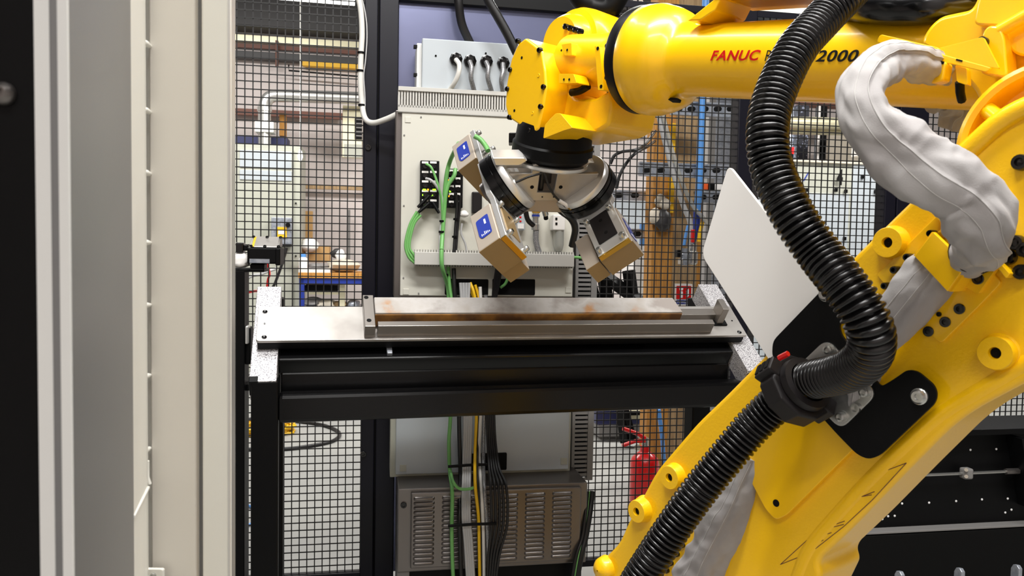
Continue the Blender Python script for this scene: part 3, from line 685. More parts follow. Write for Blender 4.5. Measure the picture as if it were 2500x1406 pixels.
t = bgroot('terminal_block', 'small white terminal block with red dots behind the gripper', 'terminal', 1272, 565, .25)
bgbox('body', 0, 0, 1260, 522, 1282, 562, .25, .035, M['panel_blue'], parent=t)
for y in (530, 540): bgbox('indicator', 0, 0, 1268, y - 2, 1273, y + 2, .252, .003, M['red'], parent=t, bev=0)
bgbox('lower_tab', 0, 0, 1264, 546, 1279, 558, .252, .003, M['white'], parent=t, bev=0)
t = bgroot('filter_regulator', 'clear bowl air filter with a white gauge plate behind the gripper', 'air filter', 1362, 618, .25)
bgbox('body', 0, 0, 1350, 524, 1380, 562, .275, .055, M['white'], parent=t, bev=.004)
MB().lathe(FN.W(1364, 562, .25), -Z, [(0, .022), (.06, .022), (.085, .016), (.092, .004)], 16).build('bowl', M['bottle'], t, smooth=50)
for y in (534, 546): bgbox('gauge', 0, 0, 1356, y - 3, 1361, y + 3, .277, .003, M['black'], parent=t, bev=0)
t = bgroot('air_fitting', 'silver push fitting with a blue ring above a braided hose', 'fitting', 1310, 600, .26)
MB().lathe(FN.W(1308, 516, .25), -Z, [(0, .016), (.025, .016), (.025, .013), (.05, .013), (.052, .016), (.075, .016)], 14).build('body', M['zinc'], t, smooth=40)
MB().lathe(FN.W(1308, 524, .25), -Z, [(0, .0165), (.008, .0165)], 14).build('ring', M['blue'], t, smooth=40)
tag(MB().tube(spl(wpath([(1309, 556, .25), (1308, 585, .25), (1312, 605, .25), (1318, 620, .25)], .25), 6), .012, 10).build('braided_hose', M['braid'], smooth=50), 'short braided hose below the silver push fitting', 'hose')
# lower louvred machine
def lv(x, y, w): return FN.uv(x, y, w)[1]
LW = .36
t = bgroot('louvred_box', 'stainless louvred box below the control panel', 'louvred box', 1210, 1400, .2)
u0, u1 = FN.uv(1003, 1290, LW)[0], FN.uv(1418, 1290, LW)[0]; v1, v0 = lv(1210, 1197, LW), lv(1210, 1378, LW)
MB().box(FN, u0, u1, v0, v1, LW - .02, LW).build('louvre_panel', M['stainless'], t, bev=.005)
MB().box(FN, u0 - .05, u1 + .03, v0 - .02, v1 + .012, .02, LW - .02).build('housing', M['stainless'], t, bev=.004)
MB().box(FN, u0 - .05, u0 - .002, .02, v0 + .165, .06, LW - .03).build('side_frame', M['dark_duct'], t, bev=.003)
MB().box(FN, u0 - .03, u1 + .02, .0, v0 - .02, .04, LW - .05).build('plinth', M['black'], t)
LM = None; cw = (u1 - u0) / 6.1
for c in range(6):
    for k in range(15):
        uc = u0 + .050 + c * (u1 - u0 - .02) / 6; vc = v1 - .022 - k * (v1 - v0 - .04) / 14.2
        if LM is None:
            hw = cw * .37; prof = []; mb = MB(); F0 = Fr((0, 0, 0), FN.ex, Z); n = 8; loops = []
            for s, hh, ww in ((1.0, .0075, 0), (.92, .0060, .005), (.80, .0022, .0075)):
                lp = [(hw * s - .006 + .006 * math.cos(a) if i < 7 else -hw * s + .006 + .006 * math.cos(a), hh * math.sin(a)) for i, a in enumerate([R(-90 + 30 * j) for j in range(7)] + [R(90 + 30 * j) for j in range(7)])]
                loops.append([F0.P(p[0], p[1] * (1.0 if s == 1 else .9) + (0 if s == 1 else -.001), ww) for p in lp])
            m = len(loops[0]); mb.add(sum(loops, []), [(a * m + i, a * m + (i + 1) % m, (a + 1) * m + (i + 1) % m, (a + 1) * m + i) for a in (0, 1) for i in range(m)] + [tuple(range(2 * m, 3 * m))])
            LM = bpy.data.meshes.new('louvre'); LM.from_pydata([tuple(p) for p in mb.v], [], mb.f); LM.materials.append(M['stainless'])
            for p in LM.polygons: p.use_smooth = True
            LM.set_sharp_from_angle(angle=R(50))
        ob = bpy.data.objects.new('louvre', LM); COL.objects.link(ob); ob.parent = t; ob.location = FN.P(uc, vc, LW) - t.location
MB().bolt(FN, u0 - .028, v1 - .05, LW - .02, .012, .008).build('bolt', M['black_gloss'], t, smooth=40)
# ---- cables on and below the panel (each its own thing)
def cab(name, label, pts, r, m, w=.24, n=8, group=None, sides=8):
    return tag(MB().tube(spl(wpath(pts, w), n), r, sides).build(name, M[m], smooth=60), label, 'cable', group)
cab('white_cable', 'thick white cable tied down the fence post into the slotted duct', [(868, -30, .05), (880, 20, .05), (884, 80, .05), (881, 140, .05), (880, 200, .05), (884, 255, .05), (892, 290, .07), (912, 300, .10), (945, 290, .14), (985, 273, .17), (1040, 262, .17), (1085, 240, .17)], .0115, 'white_cable', sides=10)
cab('thin_grey_cable', 'thin grey cable beside the thick white one on the post', [(880, -20, .05), (893, 40, .05), (896, 90, .05), (892, 150, .05), (888, 185, .05), (891, 240, .05), (890, 286, .06)], .003, 'grey_cable')
for k, (x, y) in enumerate(((881, 129), (879, 173), (883, 257), (976, 276))):
    tag(MB().lathe(FN.W(x, y, .05 if k < 3 else .16), Z if k < 3 else FN.ex, [(-.004, .0145), (.004, .0145)], 12).build('cable_tie', M['black'], smooth=40), ('top black tie on the white post cable', 'second black tie on the white post cable', 'third black tie on the white post cable', 'black tie where the white cable enters the duct')[k], 'cable tie')
gx = [([(1113, 145, .235), (1121, 158, .25), (1119, 180, .25), (1108, 205, .23), (1092, 226, .19), (1075, 250, .17)], 'white_cable', 'white cable from the first gland of the junction box'),
      ([(1147, 150, .235), (1151, 165, .25), (1150, 190, .25), (1156, 215, .22), (1164, 240, .18)], 'braid', 'braided cable from the second gland of the junction box'),
      ([(1187, 151, .235), (1192, 166, .25), (1191, 190, .25), (1198, 215, .22), (1206, 240, .18)], 'braid', 'braided cable from the third gland of the junction box'),
      ([(1228, 155, .235), (1228, 175, .25), (1224, 195, .25), (1227, 220, .22), (1232, 245, .18)], 'braid', 'braided cable from the gland nearest the robot wrist')]
for pts, m, lb in gx: cab('gland_cable', lb, pts, .0095, m, sides=10)
cab('black_hose', 'black hose running down behind the robot wrist', [(1180, -40, .30), (1192, 0, .30), (1215, 40, .30), (1240, 85, .30), (1262, 130, .30)], .018, 'black_cable', sides=12)
cab('black_hose', 'black hose dropping behind the junction box', [(1118, -30, .10), (1120, 10, .10), (1128, 60, .08), (1150, 110, .06), (1160, 140, .06)], .018, 'black_cable', sides=12)
gc = 'green'
cab('green_cable', 'thick green cable rising to the upper magnet head', [(1098, 760, .235), (1093, 700, .235), (1080, 655, .30), (1078, 615, .30), (1081, 560, .26), (1084, 500, .26), (1090, 430, .27), (1100, 390, .30), (1120, 350, .5)], .0085, gc)
cab('green_cable', 'thick green cable branching to the second io module', [(1112, 412, .26), (1108, 430, .27), (1095, 450, .27), (1088, 475, .27), (1084, 520, .265), (1080, 580, .27), (1078, 610, .30)], .0085, gc)
cab('green_cable', 'green cable from the first io module top port', [(1040, 400, .27), (1052, 408, .28), (1062, 430, .28), (1070, 455, .28), (1078, 490, .27), (1080, 540, .26)], .005, gc)
for k, (a, b) in enumerate(((0, 0), (5, 4), (10, 9))):
    cab('green_cable', ('outermost', 'middle', 'innermost')[k] + ' of three green cables looping left into the closed duct', [(1018 + a, 516 + b, .265), (1002 + a, 545, .265), (992 + a, 580, .265), (990 + a, 605, .265), (998 + a, 628 - b, .265), (1012 + a * .5, 642 - b, .262)], .0052, gc)
cab('green_cable', 'green cable curving at the right end of the closed duct', [(1402, 628, .26), (1420, 630, .27), (1440, 640, .26), (1452, 650, .2)], .006, gc)
cab('grey_cable', 'grey cable curving from the first io module round plug', [(1040, 436, .27), (1052, 440, .285), (1066, 455, .28), (1078, 480, .27), (1082, 520, .262), (1076, 555, .26), (1074, 600, .27), (1075, 620, .28)], .0055, 'grey_cable')
cab('grey_cable', 'thin grey cable looping down below the white clamp', [(1128, 545, .25), (1126, 570, .25), (1136, 595, .25), (1140, 618, .25)], .004, 'grey_cable')
cab('black_cable', 'black cable from the second io module into the duct', [(1112, 470, .27), (1116, 500, .26), (1112, 560, .26), (1108, 618, .27)], .0065, 'black_cable')
cab('black_cable', 'thin black cable paired with it under the second io module', [(1124, 478, .27), (1122, 510, .26), (1117, 560, .255), (1113, 618, .265)], .005, 'black_cable')
for k, (a, b) in enumerate((((1048, 478), (1020, 506)), ((1048, 496), (1022, 518)), ((1056, 494), (1072, 520)))):
    tag(MB().tube([FN.W(*a, .262), FN.W(*b, .272)], [.008, .0055], 8).build('cable_plug', M['black'], smooth=50), ('upper black plug angled left from the first io module', 'lower black plug angled left from the first io module', 'black plug angled right from the first io module')[k], 'plug')
lump('cable_clamp', 'white plastic cable clamp beside the lower magnet', 'clamp', 1133, 523, .25, .018, .012, .016, M['white'], 31)
for k, (x, y, w, r) in enumerate(((1080, 540, .262, .012), (1078, 566, .266, .012), (1113, 535, .262, .0105), (1110, 578, .264, .0105), (1088, 671, .255, .0105))):
    tag(MB().lathe(FN.W(x, y, w), Z, [(-.004, r), (.004, r)], 12).build('cable_tie', M['black'], smooth=40), ('upper black tie on the thick green cables', 'lower black tie on the thick green cables', 'upper tie on the black cables under the second io module', 'lower tie on the black cables under the second io module', 'black tie on the green cable below the closed duct')[k], 'cable tie')
# drop bundle
drops = [('green_cable', 'green', .0075, [(1094, 650), (1098, 700), (1106, 760), (1104, 860), (1102, 960), (1099, 1030), (1096, 1080), (1098, 1150), (1104, 1200), (1103, 1300), (1106, 1400), (1112, 1460)], 'green cable in the bundle below the table'),
         ('green_cable', 'green', .006, [(1100, 1150), (1106, 1175), (1120, 1192), (1142, 1194), (1158, 1190)], 'green cable curling right in the bundle below the table'),
         ('black_cable', 'black_cable', .0085, [(1108, 655), (1110, 720), (1118, 800), (1120, 950), (1121, 1050), (1124, 1150), (1122, 1250), (1124, 1350), (1128, 1460)], 'thick black cable second from the green one in the bundle'),
         ('yellow_cable', 'yellow_cable', .0065, [(1148, 690), (1158, 720), (1166, 780), (1166, 900), (1163, 1020), (1160, 1100), (1160, 1180), (1168, 1260), (1170, 1340), (1172, 1460)], 'yellow cable in the bundle below the table'),
         ('brown_cable', 'black_cable', .004, [(1168, 1000), (1166, 1100), (1166, 1180), (1174, 1260), (1176, 1340), (1178, 1460)], 'thin dark cable right of the yellow cable'),
         ('white_cable', 'white_cable', .007, [(1172, 700), (1176, 800), (1175, 950), (1172, 1050), (1170, 1120), (1176, 1210), (1180, 1300), (1182, 1460)], 'white cable right of the yellow cable in the bundle'),
         ('braided_cable', 'braid', .0075, [(1186, 720), (1186, 900), (1182, 1030), (1180, 1120), (1183, 1200), (1190, 1300), (1194, 1460)], 'braided cable in the bundle below the table')]
for nm, m, r, pts, lb in drops: cab(nm, lb, [(x, y, .245 if y < 720 else (.26 if y < 1160 else .40)) for x, y in pts], r, m)
for k in range(4):
    x = 1132 + k * 5.2
    cab('grey_cable', ('leftmost', 'second', 'third', 'rightmost')[k] + ' of the four flat grey cables in the bundle', [(x - 8 + k * 2, 690, .25), (x - 4, 760, .26), (x, 900, .26), (x + 2, 1030, .26), (x, 1130, .27), (x - 2, 1250, .41), (x + 4, 1330, .41), (x + 12, 1460, .41)], .0062, 'grey_cable', group='flat group of four grey cables')
for k in range(5):
    x = 1188 + k * 4.5; bow = k * 5
    cab('black_cable', ('leftmost', 'second', 'middle', 'fourth', 'rightmost')[k] + ' of the five bowed black cables on the right of the bundle', [(1225 - k * 3, 650, .28), (1212 - k * 2, 720, .25), (x + 4, 800, .26), (x, 950, .27), (x + 2, 1060, .28), (x + 6 + bow * .3, 1140, .34), (x + 10 + bow, 1190, .42), (x + 12 + bow, 1280, .43), (x + 4 + bow * .4, 1360, .43), (x, 1460, .43)], .0055, 'black_cable', group='bowed black cables of the bundle')
cab('green_cable', 'green cable curving out of the right cable opening', [(1238, 655, .25), (1240, 675, .25), (1234, 692, .24), (1222, 702, .23)], .006, gc)
for k, x in enumerate((1156, 1164)): cab('yellow_cable', ('left', 'right')[k] + ' short yellow cable in the left cable opening', [(1146 + k * 14, 695, .235), (1152 + k * 14, 715, .24), (x + 10, 745, .25)], .006, 'yellow_cable')
for k, y in enumerate((1137, 1282)):
    tag(MB().tube(wpath([(1094, y + 2, .30 if k == 0 else .43), (1150, y - 2, .30 if k == 0 else .44), (1212, y - 4, .31 if k == 0 else .44)], .3), .006, 6).build('tie_bar', M['black'], smooth=50), ('upper', 'lower') [k] + ' black tie bar across the cable bundle', 'tie bar')
for k in range(3):
    cab(('black_cable', 'green_cable', 'black_cable')[k], ('outer black cable at the right of the louvred box', 'green cable at the right of the louvred box', 'inner black cable at the right of the louvred box')[k], [(1446 - 6 * k, 1200, .30), (1440 - 5 * k, 1250, .34), (1430 - 4 * k, 1310, .36), (1418 - 6 * k, 1360, .38), (1404 - 6 * k, 1440, .38)], (.012, .006, .008)[k], ('black_cable', 'green', 'black_cable')[k])

# ================================================================ sloping table
tr = FT.P(.8, .1, 0); t = thing('sloping_table', 'black steel table with a sloping top and side rails speckled with painted glare', 'table', (tr.x, tr.y, 0))
def tbox(name, m, u0, u1, v0, v1, w0, w1, bev=.002, parent=None):
    return MB().box(FT, u0, u1, v0, v1, w0, w1).build(name, M[m], parent or t, bev=bev)
tbox('side_rail', 'glare_speckle', -.013, .064, -.129, .302, -.12, -.04)
tbox('side_rail', 'glare_speckle', 1.620, 1.700, -.135, .330, -.12, -.04)
tbox('rail_notch', 'black', -.014, .012, -.131, -.108, -.10, -.039)
tbox('under_plate', 'black', .004, 1.655, .0, .150, -.036, -.011)
vb = FT.uv(690, 879, -.055)[1]
tbox('cross_beam', 'black_beam', .064, 1.620, vb, vb + .062, -.125, -.055, .006)
tbox('cross_beam', 'black_beam', .064, 1.620, .16, .22, -.27, -.20, .006)
tbox('slide_rail', 'black', .30, 1.3, .06, .10, -.075, -.036)
tbox('guide_block', 'galv', .395, .412, vb + .01, vb + .06, -.056, -.042)
# vertical front frame
PF = Fr(FT.P(0, -.131, -.045), FT.ex, Z)
def pv(x, y): return PF.uv(x, y)
lu0, lu1 = pv(612, 1000)[0], pv(679, 1000)[0]
zt = PF.uv(645, 931)[1]; gz = -PF.o.z
MB().box(PF, lu0, lu1, gz, zt, -.075, 0).build('leg', M['black'], t, bev=.005)
MB().box(PF, lu0 + 1.632, lu1 + 1.632, gz, zt, -.075, 0).build('leg', M['black'], t, bev=.005)
for du in (0, 1.632):
    MB().box(PF, lu0 + du, lu1 + du, gz, zt + .22, -.46, -.385).build('leg', M['black'], t, bev=.005)
zb1, zb0 = PF.uv(1200, 950)[1], PF.uv(1200, 1016)[1]
MB().box(PF, lu1, lu0 + 1.632, zb0, zb1, -.075, -.002).build('front_beam', M['black_beam'], t, bev=.012)
MB().box(PF, lu1, lu0 + 1.632, zb0 + .12, zb1 + .14, -.46, -.385).build('rear_beam', M['black'], t, bev=.008)
MB().box(PF, lu1, lu0 + 1.632, zb1 - .03, zb1 + .05, -.20, -.12).build('middle_beam', M['black_beam'], t, bev=.008)
# plate and clamp parts lying on the table
t = thing('fixture_plate', 'bright aluminium plate screwed along the sloping table', 'plate', FT.P(.8, .0, -.01))
pl = rnd([(0, 0), (1.664, 0), (1.664, .155), (0, .155)], [.012, .004, .004, .004])
MB().prism(FT, pl, -.010, 0).build('plate', M['alu_flat'], t, bev=.001)
for x, y, r in ((647, 761, .008), (646, 790, .003), (645, 823, .008), (1770, 757, .008), (1787, 783, .003), (1805, 811, .008)):
    q = FT.uv(x, y, 0)
    MB().lathe(FT.P(q[0], q[1], 0), FT.ez, [(0, r), (.0012, r), (.0012, r * .7), (.0006, r * .6), (.0006, .0002)], 16, cap=False).build('screw', M['black_gloss'], t, smooth=40)
t = thing('clamp_block', 'ground steel clamp block standing at the left end of the bar', 'block', FT.P(.38, .05, 0))
q0, q1 = FT.uv(889, 824, 0), FT.uv(916, 824, 0); hb = .048
vtop = FT.uv(882, 720, hb)[1]
MB().box(FT, q0[0], q1[0] - .001, q0[1], vtop, 0, hb).build('block', M['steel'], t, bev=.0015)
for x, y in ((894, 726), (901, 782)):
    p = FT.uv(x, y, hb); MB().lathe(FT.P(p[0], p[1], hb + .0004), FT.ez, [(0, .0075), (.0003, .0075), (.0003, .0002)], 14, cap=False).build('hole', M['black_matt'], t)
t0 = FT.uv(921, 822, 0); t1 = FT.uv(1736, 815, 0)
o = MB().box(FT, t0[0], t1[0], t0[1], t0[1] + .022, 0, .046).build('front_ledge', M['steel'], bev=.0015); tag(o, 'long ground steel ledge along the front of the plate', 'ledge')
# the rusty bar rests against the ledge
ra = FT.uv(913, 745, .04)[0]; rb = FT.uv(1640, 740, .04)[0]; vv0 = t0[1] + .046; vv1 = vv0 + .076
t = thing('steel_bar', 'long flat steel bar with mill scale and a rusty front edge', 'bar', FT.P((ra + rb) / 2, vv0, .01))
MB().prism(FT, [(ra, vv0), (rb + .01, vv0), (rb, vv1), (ra, vv1)], .034, .060).build('bar', M['rusty'], t, bev=.003)
MB().box(FT, ra, rb + .01, vv0 - .002, vv0 + .002, .004, .053).build('rusty_edge', M['rust_edge'], t, bev=.001)
MB().box(FT, ra, rb, vv0 + .002, vv1, .001, .034).build('underside', M['rust_edge'], t)
o = MB().box(FT, rb - .02, FT.uv(1742, 760, .02)[0], vv0 + .022, vv0 + .055, .001, .026).build('rear_ledge', M['steel'], bev=.001); tag(o, 'short ground steel rail at the right end of the bar', 'rail')
t = thing('end_stop', 'upright steel end stop at the right of the plate', 'stop', FT.P(1.53, .05, 0))
qa = FT.uv(1749, 793, 0); 
MB().box(FT, qa[0], qa[0] + .024, qa[1], qa[1] + .055, 0, .075).build('stop', M['steel'], t, bev=.0015)
MB().box(FT, qa[0] - .012, qa[0] + .04, qa[1] - .006, qa[1] + .02, 0, .006).build('foot', M['black'], t, bev=.001)

# ================================================================ motor unit on its stand at the left
MW = .42
t = bgroot('motor_stand', 'black steel stand carrying the motor unit', 'stand', 590, 1200, MW)
a, b, c, d = bguv(556, 660, 597, 1000, MW)
MB().box(FN, a, b, .0, d, MW - .10, MW).build('upright', M['black'], t, bev=.003)
bgbox('top_plate', 0, 0, 540, 655, 645, 664, MW, .14, M['black'], parent=t)
bgbox('bracket', 0, 0, 598, 800, 612, 890, MW - .02, .06, M['black'], parent=t)
bgbox('rail', 0, 0, 598, 796, 606, 840, MW - .0, .05, M['alu'], parent=t)
a, b, c, d = bguv(560, 940, 620, 955, MW - .02); MB().box(FN, a, b, c, d, MW - .1, MW - .03).build('cross_bar', M['black'], t)
t = bgroot('motor_unit', 'black motor unit with a silver cover and yellow stripe on the stand', 'motor', 645, 655, MW)
a, b, c, d = bguv(603, 604, 683, 644, MW + .02)
MB().box(FN, a, b, c, d, MW - .09, MW + .02).build('body', M['black'], t, bev=.006)
_, _, c2, d2 = bguv(603, 577, 683, 606, MW)
CV = [FN.P(a + .004, d, MW + .02), FN.P(b - .002, d, MW + .02), FN.P(b - .002, d2, MW - .05), FN.P(a + .004, d2, MW - .05), FN.P(a + .004, d, MW - .09), FN.P(b - .002, d, MW - .09), FN.P(b - .002, d2, MW - .07), FN.P(a + .004, d2, MW - .07)]
MB().add(CV, [(0, 1, 2, 3), (3, 2, 6, 7), (0, 3, 7, 4), (1, 5, 6, 2), (0, 4, 5, 1), (4, 7, 6, 5)]).build('cover', M['alu_flat'], t, bev=.008)
CF = Fr(CV[0], FN.ex, CV[3] - CV[0]); L = (CV[3] - CV[0]).length; W_ = b - a
MB().box(CF, W_ * .10, W_ * .17, .004, L - .004, 0, .001).build('stripe', M['yellow_label'], t)
for x in (.08, .5, .92):
    for y in (.08, .92): MB().bolt(CF, W_ * x, L * y, 0, .006, .004).build('bolt', M['black_gloss'], t, smooth=40)
bgbox('rating_plate', 0, 0, 609, 632, 658, 642, MW + .022, .003, M['galv'], parent=t, bev=0)
bgbox('foot', 0, 0, 610, 644, 645, 656, MW + .0, .08, M['black'], parent=t)
bgbox('connector', 0, 0, 575, 592, 594, 617, MW, .05, M['black_gloss'], parent=t, bev=.004)
bgbox('gland', 0, 0, 594, 598, 604, 612, MW - .005, .04, M['black'], parent=t, bev=.003)
bgbox('end_cap', 0, 0, 672, 606, 684, 648, MW + .025, .12, M['black'], parent=t, bev=.004)
lump('paper_wrap', 'crumpled white paper beside the motor unit', 'paper', 587, 637, MW - .02, .035, .03, .032, M['white'], 61)

# ================================================================ machine enclosure close on the left
def vpan(name, m, x0, Y0, x1, Y1, th, parent, bev=.002, z0=.02, z1=2.6):
    """upright sheet from column x0 (distance Y0) to x1 (distance Y1), thickness th away from the viewer"""
    p, q = atY(x0, 611, Y0), atY(x1, 611, Y1); p.z = q.z = 0
    F = Fr(p, q - p, Z); return MB().box(F, 0, (q - p).length, z0, z1, -th, 0).build(name, m if not isinstance(m, str) else M[m], parent, bev=bev)
p = atY(20, 611, .50)
t = thing('black_cabinet', 'black cabinet edge with one round bolt at the far left', 'cabinet', (p.x, p.y, 0))
vpan('edge', 'black', -1700, .56, 89, .556, .002, t, 0)
F = Fr(atY(12, 230, .556), (1, 0, 0), Z)
MB().lathe(F.P(0, 0, .0), -FW, [(0, .0083), (.003, .0083), (.005, .0068), (.007, .0045), (.007, .0030), (.004, .0026), (.004, .0002)], 24, cap=False).build('bolt', M['stainless'], t, smooth=40)
p = atY(130, 611, .56)
t = thing('machine_door', 'open pale grey machine door seen edge on', 'door', (p.x, p.y, 0))
vpan('edge', 'white_edge', 89, .555, 170, .555, .002, t, 0)
vpan('inner_face', 'grey_inner', 171, .557, 323, .80, .012, t, .001)
vpan('return', 'cream', 322, .80, 359, 1.0, .012, t, .001)
p0, p1 = onfloor(320, 1300, 1.5), 0
tag(MB().tube([atY(325, 1262, .80), atY(362, 1190, .985)], .0022, 6).build('stay_wire', M['white_cable']), 'thin pale stay wire across the door return', 'wire')
p = atY(470, 611, 1.0)
t = thing('machine_enclosure', 'cream machine enclosure side with a chrome trimmed edge', 'enclosure', (p.x, p.y, 0))
vpan('hinge_strip', 'cream', 357, 1.02, 367, 1.02, .02, t, .002)
vpan('side_panel', 'cream_warm', 366, 1.01, 478, 1.01, .03, t, .002)
vpan('groove', 'grey_inner', 478, 1.02, 493, 1.02, .02, t, .0)
vpan('corner_panel', 'cream', 492, 1.0, 562, 1.0, .008, t, .003)
vpan('chrome_trim', 'alu', 562, 1.0, 575, 1.03, .004, t, .001)
vpan('shadow_gap', 'black_matt', 354, 1.06, 364, 1.06, .01, t, .0)
for y in (107, 270, 422, 592, 745, 918, 1098):
    F = Fr(atY(357, y, 1.0), (1, 0, 0), Z)
    MB().lathe(F.o, -FW, [(-.01, .0025), (0, .0042), (.004, .0042), (.006, .003), (.006, .0003)], 10, cap=False).build('hinge_knob', M['cream'], t, smooth=50)
F = Fr(atY(380, 1400, 1.0), (1, 0, 0), Z)
MB().prism(F, rnd([(-.012, -.05), (.012, -.05), (.012, .008), (-.012, .008)], .003), 0, .006).build('latch_plate', M['cream'], t)
MB().bolt(F, .0, .0, .006, .004, .003).build('bolt', M['zinc'], t, smooth=40)
MB().tube([atY(359, 1125, .995), atY(359, 1165, .995), atY(365, 1182, .995)], .003, 8).build('catch', M['cream'], t, smooth=50)

# ================================================================ robot
def rp(pts, w): return [RO.uv(x, y, w) for x, y in pts]
base = RO.P(-1.30, 0, -.25)
rb_ = thing('robot_arm', 'large yellow industrial robot arm reaching over the table', 'robot', (base.x, base.y, 0))
Y_ = M['yellow']; YC = M['yellow_cast']
# lower arm: a casting with a rounded edge
arm = [(2270, 443), (2079, 630), (1887, 846), (1776, 960), (1700, 1033), (1600, 1150), (1559, 1228), (1530, 1277), (1511, 1325), (1467, 1369), (1440, 1420), (1440, 1520), (1560, 1640), (1760, 1640), (1960, 1500), (2004, 1406), (1996, 1380), (2003, 1362), (2085, 1283), (2201, 1162), (2319, 1043), (2377, 1000), (2470, 950), (2560, 905), (2660, 800), (2720, 500), (2680, 260), (2560, 225), (2500, 243), (2440, 278), (2388, 330)]
ob = MB().prism(RO, rnd(rp(arm, 0), .03, 4), -.15, 0).build('lower_arm', YC, rb_, smooth=30)
b = ob.modifiers.new('bevel', 'BEVEL'); b.width = .018; b.segments = 4; b.limit_method = 'ANGLE'; b.angle_limit = R(50)
# raised rib along the rear edge and round the elbow
rib = [(2520, 880), (2380, 962), (2290, 1020), (2160, 1140), (2060, 1245), (1985, 1335), (1950, 1420)]
MB().tube(spl([RO.W(x, y, -.016) for x, y in rib], 6), .020, 12).build('rear_rib', YC, rb_, smooth=60)
el = rp([(2436, 382), (2460, 362), (2500, 344), (2560, 330), (2640, 340), (2600, 420), (2520, 420), (2450, 400)], .006)
rim = [(2330, 400), (2388, 345), (2445, 296), (2505, 262), (2570, 245), (2650, 262)]
MB().tube(spl([RO.W(x, y, .000) for x, y in rim], 6), .016, 12).build('elbow_rim', YC, rb_, smooth=60)
# elbow drum behind the arm: ring, recess and web
ec = RO.W(2548, 352, -.03)
ER = .128
MB().lathe(ec + RO.ez * -.12, RO.ez, [(0, ER * .98), (.10, ER * 1.0), (.112, ER * .985), (.116, ER * .93), (.112, ER * .87), (.06, ER * .84), (.045, ER * .2), (.045, .001)], 64, cap=False).build('elbow_drum', Y_, rb_, smooth=40)
wa, wb_ = RO.W(2400, 262, -.045), RO.W(2440, 292, -.03)
MB().tube([RO.W(2398, 258, -.06), RO.W(2450, 300, -.03)], .013, 10).build('elbow_web', Y_, rb_, smooth=60)
# upper casing of the elbow
cas = [(2247, 112), (2252, 88), (2270, 60), (2296, 38), (2372, 22), (2385, -10), (2440, -60), (2700, -60), (2720, 330), (2420, 330), (2380, 220), (2300, 140)]
MB().prism(RO, rnd(rp(cas, -.13), .015, 4), -.36, -.13).build('elbow_casing', Y_, rb_, bev=.012, smooth=30)
cov = [(2376, 60), (2388, 0), (2420, -60), (2700, -60), (2700, 180), (2470, 130), (2440, 62), (2405, 62)]
MB().prism(RO, rnd(rp(cov, -.10), .012, 4), -.14, -.10).build('motor_cover', Y_, rb_, bev=.010, smooth=30)
ear = [(2392, 180), (2398, 80), (2412, 62), (2440, 64), (2452, 90), (2460, 190)]
MB().prism(RO, rnd(rp(ear, -.075), .010, 4), -.12, -.075).build('cover_ear', Y_, rb_, bev=.006, smooth=30)
for x, y in ((2400, 103), (2393, 141)):
    q = RO.uv(x, y, -.072); MB().bolt(RO, q[0], q[1], -.076, .0085, .012, 16).build('bolt', M['black_gloss'], rb_, smooth=40)
MB().tube([RO.W(2440, 76, -.085), RO.W(2500, 42, -.085), RO.W(2580, 0, -.085)], .011, 10).build('cover_edge', Y_, rb_, smooth=60)
# bracket that carries the grey sleeve at the top
MB().prism(RO, rnd(rp([(2140, 103), (2146, 88), (2152, 84), (2290, 116), (2298, 132), (2420, 165), (2408, 176), (2278, 146)], -.03), .004), -.036, -.03).build('sleeve_bracket', Y_, rb_, bev=.001)
MB().prism(RO, rnd(rp([(2290, 118), (2400, 90), (2440, 168), (2300, 140)], -.05), .004), -.056, -.05).build('bracket_web', Y_, rb_, bev=.001)
MB().prism(RO, rnd(rp([(2266, 141), (2250, 194), (2276, 204), (2302, 196), (2310, 152)], -.022), .005), -.05, -.022).build('bracket_clip', Y_, rb_, bev=.003)
MB().prism(RO, rnd(rp([(2332, 158), (2336, 200), (2362, 208), (2360, 166)], -.04), .004), -.055, -.04).build('bracket_clip', Y_, rb_, bev=.003)
MB().prism(RO, rp([(2291, 147), (2289, 154), (2303, 157), (2305, 150)], -.021), -.023, -.021).build('clip_slot', M['black_matt'], rb_)
MB().prism(RO, rp([(2335, 143), (2333, 147), (2348, 151), (2350, 147)], -.029), -.032, -.029).build('clip_slot', M['black_matt'], rb_)
MB().tube([RO.W(2343, 200, -.05), RO.W(2344, 225, -.06), RO.W(2348, 245, -.08)], .007, 8).build('strap_end', M['black'], rb_, smooth=50)
# lugs on the arm
for x, y, r, h in ((2165, 592, .0255, .022), (2428, 862, .0255, .018), (1633, 1166, .0255, .022), (1553, 1249, .0255, .022)):
    q = RO.uv(x, y, h); lg = MB().lathe(RO.P(q[0], q[1], -.01), RO.ez, [(0, r * 1.25), (.01, r * 1.15), (h * .7, r * 1.05), (h + .008, r), (h + .01, r * .96), (h + .01, r * .36), (h - .008, r * .30), (h - .008, .0005)], 32, cap=False).build('lug', YC, rb_, smooth=35)
    MB().lathe(RO.P(q[0], q[1], h - .007), RO.ez, [(0, r * .30), (.0005, r * .30), (.0005, .0002)], 16, cap=False).build('lug_hole', M['black_matt'], lg)
MB().lathe(RO.W(1483, 1385, -.005), RO.ez, [(0, .03), (.02, .026), (.03, .018), (.034, .002)], 20, cap=False).build('cast_boss', YC, rb_, smooth=60)
# large socket screws
for x, y, r in ((2490, 396, .012), (2478, 592, .0115), (2457, 628, .0115), (2492, 664, .0115), (2502, 610, .0115), (2450, 578, .010)):
    q = RO.uv(x, y, .012); MB().bolt(RO, q[0], q[1], -.002, r, .018, 18).build('socket_screw', M['black_gloss'], rb_, smooth=40)
